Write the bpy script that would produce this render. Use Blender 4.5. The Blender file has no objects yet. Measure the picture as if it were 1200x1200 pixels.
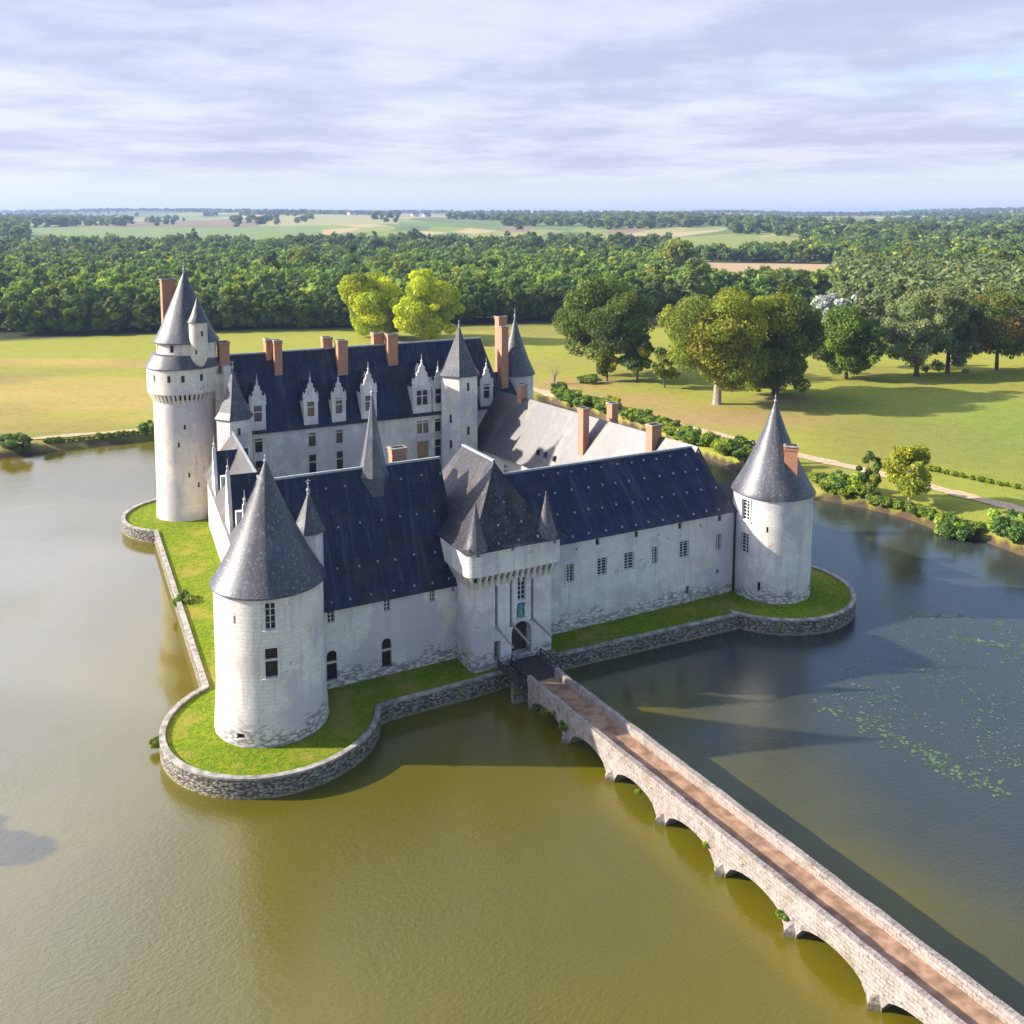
import bpy, math, random
import numpy as np
from mathutils import Matrix, Vector
R = math.radians
random.seed(7)
scene = bpy.context.scene
COL = scene.collection

# ------------------------------------------------------------------ frame
# x runs along the entrance front, y towards the back of the castle, z = 0 at the water
CAM = np.array([-18.63, -80.92, 46.5])
E1 = np.array([math.cos(R(28)), math.sin(R(28))]); E2 = np.array([-math.sin(R(28)), math.cos(R(28))])
def L(X, Y):
    """ground point: X metres to the right of the view axis, Y metres ahead -> scene x, y"""
    X = np.asarray(X, float); Y = np.asarray(Y, float)
    return CAM[0] + X*E1[0] + Y*E1[1], CAM[1] + X*E2[0] + Y*E2[1]
TZ = 1.5          # terrace level

# ------------------------------------------------------------------ materials
def newmat(name):
    m = bpy.data.materials.new(name); m.use_nodes = True
    nt = m.node_tree; nt.nodes.clear()
    out = nt.nodes.new('ShaderNodeOutputMaterial')
    return m, nt, out
class NT:
    def __init__(s, nt): s.nt = nt
    def n(s, typ, ins=None, **kw):
        nd = s.nt.nodes.new(typ)
        for k, v in kw.items(): setattr(nd, k, v)
        for k, v in (ins or {}).items():
            sock = nd.inputs[k]
            if hasattr(v, 'is_output') or isinstance(v, bpy.types.NodeSocket): s.nt.links.new(v, sock)
            else: sock.default_value = v
        return nd
    def math(s, op, a, b=None, c=None, clamp=False):
        nd = s.nt.nodes.new('ShaderNodeMath'); nd.operation = op; nd.use_clamp = clamp
        for i, v in enumerate((a, b, c)):
            if v is None: continue
            if isinstance(v, bpy.types.NodeSocket): s.nt.links.new(v, nd.inputs[i])
            else: nd.inputs[i].default_value = v
        return nd.outputs[0]
    def mix(s, f, a, b, typ='MIX'):
        nd = s.nt.nodes.new('ShaderNodeMix'); nd.data_type = 'RGBA'; nd.blend_type = typ; nd.clamp_factor = True
        for i, v in ((0, f), (6, a), (7, b)):
            if isinstance(v, bpy.types.NodeSocket): s.nt.links.new(v, nd.inputs[i])
            else: nd.inputs[i].default_value = v if i == 0 else (*v[:3], 1)
        return nd.outputs[2]
    def noise(s, vec, scale, detail=4, rough=0.55, w='3D'):
        nd = s.n('ShaderNodeTexNoise', {'Scale': scale, 'Detail': detail, 'Roughness': rough}, noise_dimensions=w)
        if vec is not None: s.nt.links.new(vec, nd.inputs['Vector'])
        return nd.outputs[0]
    def step(s, v, lo, hi):
        nd = s.n('ShaderNodeMapRange', {'From Min': lo, 'From Max': hi}, interpolation_type='SMOOTHSTEP', clamp=True)
        s.nt.links.new(v, nd.inputs[0]); return nd.outputs[0]
    def scale(s, vec, sx, sy, sz):
        nd = s.n('ShaderNodeVectorMath', operation='MULTIPLY'); s.nt.links.new(vec, nd.inputs[0])
        nd.inputs[1].default_value = (sx, sy, sz); return nd.outputs[0]
    def bump(s, h, strength, dist, normal=None):
        nd = s.n('ShaderNodeBump', {'Strength': strength, 'Distance': dist}); s.nt.links.new(h, nd.inputs['Height'])
        if normal: s.nt.links.new(normal, nd.inputs['Normal'])
        return nd.outputs[0]
    def pos(s): return s.n('ShaderNodeNewGeometry').outputs['Position']
    def uv(s): return s.n('ShaderNodeUVMap').outputs[0]
    def z(s): return s.n('ShaderNodeSeparateXYZ', {0: s.pos()}).outputs[2]
    def bsdf(s, out, col, rough, normal=None, spec=0.5, **kw):
        b = s.n('ShaderNodeBsdfPrincipled')
        for k, v in (('Base Color', col), ('Roughness', rough), ('Specular IOR Level', spec)):
            if isinstance(v, bpy.types.NodeSocket): s.nt.links.new(v, b.inputs[k])
            else: b.inputs[k].default_value = (*v[:3], 1) if k == 'Base Color' else v
        if normal: s.nt.links.new(normal, b.inputs['Normal'])
        for k, v in kw.items(): b.inputs[k].default_value = v
        s.nt.links.new(b.outputs[0], out.inputs['Surface']); return b

def mat_stone(name, base=(0.78, 0.735, 0.67), decay=(5.0, 3.4), rows=0.34):
    m, nt, out = newmat(name); s = NT(nt)
    p, uv, z = s.pos(), s.uv(), s.z()
    br = s.n('ShaderNodeTexBrick', {'Vector': uv, 'Color1': (*base, 1), 'Color2': (base[0]*.9, base[1]*.9, base[2]*.91, 1),
        'Mortar': (base[0]*.74, base[1]*.72, base[2]*.70, 1), 'Scale': 1.0, 'Mortar Size': 0.022, 'Mortar Smooth': 0.4,
        'Brick Width': 0.72, 'Row Height': rows, 'Bias': -0.1})
    big = s.noise(p, 0.22, 6, 0.62); fine = s.noise(p, 2.6, 5, 0.65)
    streak = s.noise(s.scale(p, 1.6, 1.6, 0.16), 1.0, 5, 0.6)
    c = s.mix(s.step(big, 0.46, 0.66), br.outputs[0], (base[0]*.80, base[1]*.755, base[2]*.73))
    c = s.mix(s.math('MULTIPLY', s.step(streak, 0.50, 0.70), 0.6), c, (0.45, 0.405, 0.425))
    c = s.mix(s.math('MULTIPLY', s.step(fine, 0.50, 0.78), 0.34), c, (0.48, 0.44, 0.42))
    mv = s.noise(s.scale(p, 1, 1, .7), 0.16, 6, 0.7)
    c = s.mix(s.math('MULTIPLY', s.step(mv, 0.48, 0.57), 0.7), c, (0.49, 0.435, 0.50))
    hole = s.noise(p, 1.1, 3, 0.5)
    c = s.mix(s.math('MULTIPLY', s.step(hole, 0.68, 0.74), 0.6), c, (0.30, 0.26, 0.24))
    # weathered plaster and bare rubble near the foot of the walls
    low = s.noise(s.scale(p, 0.5, 0.5, 0.8), 0.7, 5, 0.6)
    zz = s.math('ADD', z, s.math('MULTIPLY', s.math('SUBTRACT', low, 0.5), 5.0))
    m1 = s.step(zz, decay[0]+.5, decay[0]-.5)
    c = s.mix(s.math('MULTIPLY', m1, s.math('MULTIPLY', s.step(big, .3, .7), 0.75)), c, (0.50, 0.455, 0.47))
    vo = s.n('ShaderNodeTexVoronoi', {'Vector': s.scale(p, 1.5, 1.5, 4.6), 'Scale': 1.0, 'Randomness': 0.9})
    vv = s.n('ShaderNodeSeparateColor', {0: vo.outputs['Color']}).outputs[0]
    rub = s.mix(s.step(vv, 0.0, 0.8), (0.42, 0.38, 0.36), (0.70, 0.65, 0.60))
    rub = s.mix(s.step(vo.outputs['Distance'], 0.42, 0.62), rub, (0.20, 0.17, 0.155))
    rub = s.mix(s.math('MULTIPLY', s.step(s.noise(s.scale(p,1,1,1.6), 1.3, 6, .7), .54, .64), .8), rub, (0.11,0.095,0.09))
    m2 = s.step(s.math('ADD', zz, s.math('MULTIPLY', fine, 1.6)), decay[1]+1.0, decay[1]-.2)
    c = s.mix(s.math('MULTIPLY', m2, 0.78), c, rub)
    h = s.math('ADD', s.math('MULTIPLY', br.outputs['Fac'], -0.6), s.math('MULTIPLY', fine, 0.8))
    s.bsdf(out, c, 0.9, s.bump(h, 0.5, 0.05), 0.25); return m

def mat_slate(name, base=(0.010, 0.016, 0.046), lich=0.38, warm=0.42, spec=0.75):
    m, nt, out = newmat(name); s = NT(nt)
    p, uv = s.pos(), s.uv()
    br = s.n('ShaderNodeTexBrick', {'Vector': uv, 'Color1': (*[b*1.25 for b in base], 1), 'Color2': (*[b*.72 for b in base], 1),
        'Mortar': (*[b*.35 for b in base], 1), 'Scale': 1.0, 'Mortar Size': 0.012, 'Mortar Smooth': 0.2, 'Brick Width': 0.30, 'Row Height': 0.19})
    c = br.outputs[0]
    big = s.noise(p, 0.35, 6, 0.65)
    c = s.mix(s.math('MULTIPLY', s.step(big, 0.48, 0.7), 0.75*warm*2), c, (0.060, 0.050, 0.042))
    bl = s.noise(s.scale(uv, 1, .6, 1), 0.28, 6, 0.72)
    c = s.mix(s.math('MULTIPLY', s.step(bl, 0.50, 0.66), 0.6), c, (base[0]*2.6, base[1]*2.6, base[2]*2.2))
    st = s.noise(s.scale(uv, 1.5, 0.10, 1), 1.0, 5, 0.65)
    c = s.mix(s.math('MULTIPLY', s.step(st, 0.50, 0.68), 0.75), c, (0.055, 0.068, 0.115))
    st2 = s.noise(s.scale(uv, 3.2, 0.22, 1), 1.0, 4, 0.7)
    c = s.mix(s.math('MULTIPLY', s.step(st2, 0.60, 0.72), 0.45), c, (0.11, 0.12, 0.15))
    li = s.noise(p, 3.4, 4, 0.75)
    c = s.mix(s.math('MULTIPLY', s.step(li, 0.655-lich*.10, 0.76-lich*.10), min(lich, .8)), c, (0.25, 0.25, 0.25))
    dk = s.noise(s.scale(uv, 1, .35, 1), 0.6, 5, 0.7)
    c = s.mix(s.math('MULTIPLY', s.step(dk, 0.50, 0.66), 0.5), c, [b*.3 for b in base])
    r = s.math('ADD', s.math('MULTIPLY', big, 0.22), 0.34)
    h = s.math('ADD', s.math('MULTIPLY', br.outputs['Fac'], -0.5), s.noise(uv, 3.2, 4, 0.6))
    s.bsdf(out, c, r, s.bump(h, 0.55, 0.035), spec); return m

def mat_brick(name):
    m, nt, out = newmat(name); s = NT(nt)
    p, uv = s.pos(), s.uv()
    br = s.n('ShaderNodeTexBrick', {'Vector': uv, 'Color1': (0.50, 0.17, 0.085, 1), 'Color2': (0.40, 0.125, 0.07, 1),
        'Mortar': (0.44, 0.29, 0.20, 1), 'Scale': 1.0, 'Mortar Size': 0.016, 'Brick Width': 0.26, 'Row Height': 0.085})
    n = s.noise(p, 1.4, 5, 0.65)
    c = s.mix(s.math('MULTIPLY', s.step(n, 0.5, 0.74), 0.45), br.outputs[0], (0.52, 0.33, 0.22))
    c = s.mix(s.math('MULTIPLY', s.step(s.noise(p, 3.5, 4, 0.6), 0.58, 0.75), 0.5), c, (0.16, 0.10, 0.085))
    s.bsdf(out, c, 0.9, s.bump(n, 0.4, 0.04), 0.2); return m

def mat_rubble(name, a=(0.17, 0.15, 0.13), b=(0.50, 0.46, 0.41), moss=0.35, scale=2.2, joint=.5):
    m, nt, out = newmat(name); s = NT(nt)
    p, z = s.pos(), s.z()
    vo = s.n('ShaderNodeTexVoronoi', {'Vector': s.scale(p, 1, 1, 2.3), 'Scale': scale*.85})
    vv = s.n('ShaderNodeSeparateColor', {0: vo.outputs['Color']}).outputs[0]
    c = s.mix(vv, a, b)
    c = s.mix(s.step(vo.outputs['Distance'], 0.40, 0.66), c, [x*joint for x in a])
    n = s.noise(p, 0.8, 6, 0.65)
    c = s.mix(s.math('MULTIPLY', s.step(n, 0.5, 0.68), moss), c, (0.16, 0.17, 0.05))
    c = s.mix(s.math('MULTIPLY', s.step(s.noise(p, 4.5, 4, 0.7), 0.60, 0.72), 0.6), c, (0.62, 0.58, 0.52))
    c = s.mix(s.math('MULTIPLY', s.step(s.noise(p, 2.9, 4, 0.7), 0.57, 0.66), 0.85), c, [x*.40 for x in a])
    wet = s.step(s.math('ADD', z, s.math('MULTIPLY', n, 0.5)), 0.62, 0.32)
    c = s.mix(s.math('MULTIPLY', wet, 0.55), c, (0.30, 0.25, 0.14))
    s.bsdf(out, c, 0.92, s.bump(s.math('ADD', s.math('MULTIPLY', vo.outputs['Distance'], -1.0), n), 0.7, 0.12), 0.2); return m

def mat_bridge(name):
    m, nt, out = newmat(name); s = NT(nt)
    p, uv, z = s.pos(), s.uv(), s.z()
    br = s.n('ShaderNodeTexBrick', {'Vector': uv, 'Color1': (0.32, 0.275, 0.25, 1), 'Color2': (0.25, 0.21, 0.187, 1), 'Mortar': (0.19, 0.16, 0.14, 1),
        'Scale': 1.0, 'Mortar Size': 0.03, 'Mortar Smooth': 0.6, 'Brick Width': 0.62, 'Row Height': 0.31, 'Bias': 0.0})
    n = s.noise(p, 0.9, 6, 0.7); f = s.noise(p, 4.0, 5, 0.7); h2 = s.noise(p, 2.3, 4, 0.7)
    c = s.mix(s.step(n, 0.42, 0.62), br.outputs[0], (0.345, 0.295, 0.27))
    c = s.mix(s.math('MULTIPLY', s.step(h2, 0.56, 0.66), 0.85), c, (0.115, 0.09, 0.075))
    c = s.mix(s.math('MULTIPLY', s.step(f, 0.55, 0.70), 0.55), c, (0.16, 0.13, 0.115))
    c = s.mix(s.math('MULTIPLY', s.step(s.noise(p, 0.55, 5, 0.65), 0.54, 0.66), 0.5), c, (0.17, 0.14, 0.08))
    wet = s.step(s.math('ADD', z, s.math('MULTIPLY', n, 0.8)), 0.95, 0.5)
    c = s.mix(s.math('MULTIPLY', wet, 0.75), c, (0.14, 0.12, 0.065))
    s.bsdf(out, c, 0.92, s.bump(s.math('ADD', h2, s.math('MULTIPLY', br.outputs['Fac'], -0.5)), 0.8, 0.09), 0.2); return m

def mat_plain(name, col, rough=0.8, var=0.25, scale=2.0, spec=0.3, metallic=0.0, bump=0.2):
    m, nt, out = newmat(name); s = NT(nt)
    n = s.noise(s.pos(), scale, 5, 0.6)
    c = s.mix(s.step(n, 0.3, 0.72), [x*(1-var) for x in col], [min(1, x*(1+var)) for x in col])
    s.bsdf(out, c, rough, s.bump(n, bump, 0.03), spec, Metallic=metallic); return m

def mat_leaf(name, tr=0.3, sat=1.0):
    m, nt, out = newmat(name); s = NT(nt)
    a = s.n('ShaderNodeAttribute', attribute_name='col').outputs['Color']
    oi = s.n('ShaderNodeObjectInfo').outputs['Random']
    c = s.mix(0.16, a, s.n('ShaderNodeHueSaturation', {'Hue': s.math('ADD', s.math('MULTIPLY', oi, 0.08), 0.46), 'Value': s.math('ADD', s.math('MULTIPLY', oi, 0.9), 0.55), 'Color': a}).outputs[0])
    d = s.n('ShaderNodeBsdfDiffuse', {'Color': c, 'Roughness': 0.8})
    t = s.n('ShaderNodeBsdfTranslucent', {'Color': s.mix(0.35, c, (0.35, 0.40, 0.04))})
    g = s.n('ShaderNodeBsdfGlossy', {'Color': (0.9, 0.95, 0.8, 1), 'Roughness': 0.55})
    mx = s.n('ShaderNodeMixShader', {0: tr, 1: d.outputs[0], 2: t.outputs[0]})
    mx2 = s.n('ShaderNodeMixShader', {0: 0.015, 1: mx.outputs[0], 2: g.outputs[0]})
    nt.links.new(mx2.outputs[0], out.inputs['Surface']); return m

def mat_ground(name):
    m, nt, out = newmat(name); s = NT(nt)
    a = s.n('ShaderNodeAttribute', attribute_name='col').outputs['Color']
    p = s.pos()
    n1 = s.noise(p, 0.035, 6, 0.6); n2 = s.noise(p, 0.45, 6, 0.7); n3 = s.noise(p, 2.4, 3, 0.7)
    c = s.mix(s.math('MULTIPLY', s.step(n1, 0.47, 0.68), 0.45), a, s.mix(0.55, a, (0.36, 0.23, 0.07)))
    c = s.mix(s.math('MULTIPLY', s.step(n2, 0.42, 0.70), 0.40), c, s.mix(1.0, a, (0.48, 0.60, 0.5), 'MULTIPLY'))
    c = s.mix(s.math('MULTIPLY', s.step(n3, 0.45, 0.75), 0.32), c, s.mix(1.0, a, (1.5, 1.45, 1.2), 'MULTIPLY'))
    s.bsdf(out, c, 1.0, s.bump(s.math('ADD', n3, n2), 0.5, 0.25), 0.1); return m

def mat_grass(name, g1=(0.085, 0.165, 0.006), g2=(0.24, 0.265, 0.010), dry=(0.33, 0.25, 0.05)):
    m, nt, out = newmat(name); s = NT(nt)
    p = s.pos()
    n1 = s.noise(p, 0.25, 6, 0.65); n2 = s.noise(p, 3.0, 4, 0.7); n3 = s.noise(p, 9.0, 2, 0.7)
    c = s.mix(s.step(n2, 0.35, 0.68), g1, g2)
    c = s.mix(s.math('MULTIPLY', s.step(n1, 0.49, 0.68), 0.75), c, dry)
    c = s.mix(s.math('MULTIPLY', s.step(n3, 0.5, 0.72), 0.45), c, [x*.4 for x in g1])
    s.bsdf(out, c, 1.0, s.bump(s.math('ADD', n2, n3), 0.8, 0.12), 0.1); return m

def mat_water(name):
    m, nt, out = newmat(name); s = NT(nt)
    p = s.pos()
    big = s.noise(p, 0.02, 4, 0.55)
    c = s.mix(s.step(big, 0.35, 0.65), (0.128, 0.104, 0.002), (0.094, 0.082, 0.004))
    # darker murk east of the bridge, plus blue sky reflection painted into its colour
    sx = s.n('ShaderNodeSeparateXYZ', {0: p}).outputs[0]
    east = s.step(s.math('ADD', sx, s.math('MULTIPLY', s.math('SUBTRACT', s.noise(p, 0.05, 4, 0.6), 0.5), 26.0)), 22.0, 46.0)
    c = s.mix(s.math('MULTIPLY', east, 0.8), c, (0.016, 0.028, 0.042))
    w1 = s.noise(s.scale(p, 1.0, 1.5, 1), 2.3, 4, 0.66)
    w2 = s.noise(s.scale(p, 1.3, 1.0, 1), 0.5, 2, 0.5)
    gust = s.step(s.noise(p, 0.028, 3, 0.5), 0.40, 0.62)
    h = s.math('ADD', s.math('MULTIPLY', w1, s.math('ADD', s.math('MULTIPLY', gust, 0.75), 0.30)), s.math('MULTIPLY', w2, 0.45))
    dv = s.n('ShaderNodeVectorMath', operation='DISTANCE', ins={0: p, 1: (28.0, 30.0, 0.0)}).outputs['Value']
    shel = s.step(s.math('ADD', dv, s.math('MULTIPLY', s.noise(p, 0.06, 3, 0.5), 24.0)), 76.0, 50.0)
    h = s.math('MULTIPLY', h, s.math('SUBTRACT', 1.0, s.math('MULTIPLY', shel, 0.78)))
    s.bsdf(out, c, 0.03, s.bump(h, 0.5, 0.10), 0.85, IOR=1.5); return m

def mat_glass(name):
    m, nt, out = newmat(name); s = NT(nt)
    n = s.noise(s.pos(), 1.1, 2, 0.5)
    s.bsdf(out, s.mix(n, (0.006, 0.007, 0.009), (0.035, 0.035, 0.04)), 0.12, None, 0.5); return m

M = {}
M['stone'] = mat_stone('tuffeau_stone')
M['stone_hi'] = mat_stone('tuffeau_stone_clean', (0.79, 0.75, 0.685), (-5, -8))
M['stone_keep'] = mat_stone('tuffeau_stone_keep', (0.78, 0.70, 0.61), (2.6, 0.5))
M['slate'] = mat_slate('slate_dark', spec=0.3)
M['slate_tower'] = mat_slate('slate_tower', (0.042, 0.043, 0.060), 1.0, 0.5)
M['slate_spire'] = mat_slate('slate_spire', (0.075, 0.085, 0.105), 0.7, 0.2)
M['slate_gate'] = mat_slate('slate_gatehouse', (0.030, 0.028, 0.034), 0.8, 0.9, 0.28)
M['slate_east'] = mat_slate('slate_worn', (0.066, 0.058, 0.057), 0.5, 0.7)
M['brick'] = mat_brick('chimney_brick')
M['rubble'] = mat_rubble('rubble_wall', (0.15, 0.13, 0.11), (0.36, 0.32, 0.28), 0.6, 3.0)
M['bridge'] = mat_bridge('bridge_stone')
M['coping'] = mat_plain('coping_stone', (0.31, 0.285, 0.25), 0.9, 0.45, 1.2)
M['glass'] = mat_glass('window_glass')
M['dark'] = mat_plain('void_shade', (0.012, 0.011, 0.012), 0.95, 0.2)  # near-black paint, stands for the shade between the corbels
M['lead'] = mat_plain('lead_flashing', (0.30, 0.32, 0.35), 0.45, 0.25, 3.0, 0.5)
M['vent'] = mat_plain('slate_hook', (0.34, 0.36, 0.40), 0.5, 0.3, 3.0, 0.4)
M['leadpale'] = mat_plain('zinc_hook', (0.62, 0.63, 0.65), 0.4, 0.1, 3.0, 0.5)
M['shutter'] = mat_plain('wooden_shutter', (0.30, 0.20, 0.11), 0.8, 0.3, 5)
M['timber'] = mat_plain('dark_timber', (0.05, 0.042, 0.038), 0.85, 0.4, 6)
M['timberpale'] = mat_plain('weathered_timber', (0.30, 0.26, 0.22), 0.85, 0.3, 6)
M['bronze'] = mat_plain('verdigris', (0.09, 0.30, 0.29), 0.7, 0.3, 5)
M['gravel'] = mat_plain('path_gravel', (0.52, 0.36, 0.23), 1.0, 0.22, 1.2, 0.1)
M['road'] = mat_plain('bridge_gravel', (0.30, 0.185, 0.12), 1.0, 0.4, 0.9, 0.1)
M['bark'] = mat_plain('bark', (0.115, 0.085, 0.06), 0.95, 0.4, 4)
M['barkpale'] = mat_plain('pale_bark', (0.30, 0.245, 0.20), 0.95, 0.35, 3)
M['leaf'] = mat_leaf('foliage')
M['ground'] = mat_ground('ground_cover')
M['grass'] = mat_grass('terrace_grass')
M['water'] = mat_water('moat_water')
M['pad'] = mat_plain('lily_leaf', (0.085, 0.13, 0.055), 0.4, 0.55, .8, 0.5)
M['soil'] = mat_plain('bank_earth', (0.075, 0.05, 0.04), 1.0, 0.4, 1.0, 0.1)
M['tile'] = mat_plain('roof_tile', (0.36, 0.17, 0.11), 0.9, 0.25, 0.5)
M['render'] = mat_plain('pale_render', (0.70, 0.66, 0.60), 0.9, 0.1, 0.4)

# ------------------------------------------------------------------ mesh builder
class MB:
    def __init__(s): s.v = []; s.f = []; s.m = []; s.uv = []
    def add(s, vs, fs, mat=0, uvs=None):
        o = len(s.v); s.v += [tuple(map(float, v)) for v in vs]
        for i, f in enumerate(fs):
            s.f.append([o+k for k in f]); s.m.append(mat[i] if isinstance(mat, (list, tuple)) else mat)
            s.uv.append(uvs[i] if uvs else None)
    def box(s, x0, x1, y0, y1, z0, z1, mat=0):
        s.add([(x0,y0,z0),(x1,y0,z0),(x1,y1,z0),(x0,y1,z0),(x0,y0,z1),(x1,y0,z1),(x1,y1,z1),(x0,y1,z1)],
              [(0,3,2,1),(4,5,6,7),(0,1,5,4),(1,2,6,5),(2,3,7,6),(3,0,4,7)], mat)
    def hexa(s, bot, top, mat=0):
        n = len(bot)
        s.add(list(bot)+list(top), [tuple(range(n-1,-1,-1)), tuple(range(n,2*n))]+[(i,(i+1)%n,n+(i+1)%n,n+i) for i in range(n)], mat)
    def prism(s, pts, z0, z1, mat=0, topmat=None):
        n = len(pts)
        mats = [mat, mat if topmat is None else topmat]+[mat]*n
        per = [0]
        for i in range(n): per.append(per[-1]+math.dist(pts[i], pts[(i+1)%n]))
        uvs = [None, None]+[[(per[i],z0),(per[i+1],z0),(per[i+1],z1),(per[i],z1)] for i in range(n)]
        s.add([(x,y,z0) for x,y in pts]+[(x,y,z1) for x,y in pts],
              [tuple(range(n-1,-1,-1)), tuple(range(n,2*n))]+[(i,(i+1)%n,n+(i+1)%n,n+i) for i in range(n)], mats, uvs)
    def lathe(s, cx, cy, prof, n=48, a0=0.0, mat=0, rref=None):
        k = len(prof); rr = rref or max(p[0] for p in prof)
        vs = [(cx+r*math.cos(a0+2*math.pi*i/n), cy+r*math.sin(a0+2*math.pi*i/n), z) for r, z in prof for i in range(n)]
        ln = [0]
        for i in range(1, k): ln.append(ln[-1]+math.dist(prof[i], prof[i-1]))
        fs, uvs = [], []
        for j in range(k-1):
            for i in range(n):
                i2 = (i+1) % n
                fs.append((j*n+i, j*n+i2, (j+1)*n+i2, (j+1)*n+i))
                u0, u1 = 2*math.pi*i/n*rr, 2*math.pi*(i+1)/n*rr
                uvs.append([(u0,ln[j]),(u1,ln[j]),(u1,ln[j+1]),(u0,ln[j+1])])
        fs += [tuple(range(n-1,-1,-1)), tuple(range((k-1)*n, k*n))]; uvs += [None, None]
        s.add(vs, fs, mat, uvs)
    def hip(s, eave, z0, r0, r1, z1, owner, ex=1.0, steps=8, mat=0, sidemats=None, drop=0.0):
        """eave: 4 corners counter-clockwise; owner[i] = 0/1 says which ridge end corner i rises to"""
        rid = (r0, r1); lay = []
        for k in range(steps+1):
            t = k/steps; g = t**ex
            lay.append([(e[0]+(rid[o][0]-e[0])*t, e[1]+(rid[o][1]-e[1])*t, z0+(z1-z0)*g) for e, o in zip(eave, owner)])
        vs = [p for l in lay for p in l]; fs, ms = [], []
        for k in range(steps):
            for i in range(4):
                j = (i+1) % 4; mt = sidemats[i] if sidemats else mat
                if k == steps-1 and owner[i] == owner[j]: fs.append((k*4+i, k*4+j, (k+1)*4+i))
                else: fs.append((k*4+i, k*4+j, (k+1)*4+j, (k+1)*4+i))
                ms.append(mt)
        fs.append((3,2,1,0)); ms.append(mat)
        s.add(vs, fs, ms)
    def tube(s, pts, rad, n=6, mat=0):
        rings = []
        for i, p in enumerate(pts):
            a = Vector(pts[max(0,i-1)]); b = Vector(pts[min(len(pts)-1,i+1)]); d = (b-a).normalized()
            x = d.orthogonal().normalized(); y = d.cross(x)
            r = rad[i] if isinstance(rad, (list, tuple)) else rad
            rings.append([Vector(p)+(x*math.cos(2*math.pi*k/n)+y*math.sin(2*math.pi*k/n))*r for k in range(n)])
        vs = [v for r in rings for v in r]; fs = []
        for i in range(len(pts)-1):
            for k in range(n): fs.append((i*n+k, i*n+(k+1)%n, (i+1)*n+(k+1)%n, (i+1)*n+k))
        fs += [tuple(range(n-1,-1,-1)), tuple(range((len(pts)-1)*n, len(pts)*n))]
        s.add(vs, fs, mat)
    def mesh(s, name, mats, smooth=True):
        me = bpy.data.meshes.new(name); me.from_pydata(s.v, [], s.f)
        for m in mats: me.materials.append(M[m])
        me.polygons.foreach_set('material_index', s.m)
        uvl = me.uv_layers.new(name='UVMap'); V = [Vector(v) for v in s.v]; Z = Vector((0,0,1)); data = []
        for f, uv in zip(s.f, s.uv):
            if uv: data += [c for q in uv for c in q]; continue
            n = Vector((0,0,0))
            for i in range(len(f)):
                a, b = V[f[i]], V[f[(i+1)%len(f)]]
                n += Vector(((a.y-b.y)*(a.z+b.z), (a.z-b.z)*(a.x+b.x), (a.x-b.x)*(a.y+b.y)))
            n = n.normalized() if n.length > 1e-9 else Z
            t = Z.cross(n); t = t.normalized() if t.length > 0.05 else Vector((1,0,0)); b = n.cross(t)
            for k in f: data += [V[k].dot(t), V[k].dot(b)]
        uvl.data.foreach_set('uv', data)
        if smooth:
            me.polygons.foreach_set('use_smooth', [True]*len(s.f)); me.set_sharp_from_angle(angle=R(32))
        me.update(); return me

WM = {}
def link(name, me, parent=None, mw=None):
    o = bpy.data.objects.new(name, me); COL.objects.link(o)
    mw = mw if mw is not None else Matrix.Identity(4)
    if parent is not None:
        o.parent = parent; o.matrix_parent_inverse = WM[parent].inverted()
    o.matrix_basis = mw; WM[o] = mw
    return o
def put(name, mb, mats, parent=None, mw=None, label=None, smooth=True):
    o = link(name, mb.mesh(name, mats, smooth), parent, mw)
    if label: o['label'] = label
    return o
def tag(o, label=None, cat=None, group=None, kind=None):
    for k, v in (('label', label), ('category', cat), ('group', group), ('kind', kind)):
        if v: o[k] = v
    return o
def at(x, y, z, rz=0.0): return Matrix.Translation((x, y, z)) @ Matrix.Rotation(rz, 4, 'Z')

def cut(o, cutters):
    """carve openings (list of (matrix, w, h, depth, arched)) out of a wall mesh"""
    if not cutters: return
    mb = MB()
    for mw, w, h, d, arch in cutters:
        pts = [(-w/2, 0), (w/2, 0), (w/2, h)]
        if arch:
            pts = [(-w/2, 0), (w/2, 0)]+[(w/2*math.cos(a), h-w/2+w/2*math.sin(a)) for a in [math.pi*k/8 for k in range(9)]]
        else: pts.append((-w/2, h))
        inv = WM[o].inverted() @ mw
        front = [inv @ Vector((x, -1.0, z)) for x, z in pts]; back = [inv @ Vector((x, d, z)) for x, z in pts]
        n = len(pts)
        mb.add(front+back, [tuple(range(n)), tuple(range(2*n-1, n-1, -1))]+[((i+1)%n, i, n+i, n+(i+1)%n) for i in range(n)])
    cm = mb.mesh('cutter', ['dark'], False); co = bpy.data.objects.new('cutter', cm); COL.objects.link(co)
    co.matrix_basis = WM[o]
    md = o.modifiers.new('openings', 'BOOLEAN'); md.operation = 'DIFFERENCE'; md.object = co; md.solver = 'EXACT'; md.use_self = True
    bpy.context.view_layer.update()
    dg = bpy.context.evaluated_depsgraph_get()
    me = bpy.data.meshes.new_from_object(o.evaluated_get(dg), preserve_all_data_layers=True, depsgraph=dg)
    o.modifiers.clear(); old = o.data; o.data = me; me.name = old.name
    bpy.data.objects.remove(co)

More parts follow.
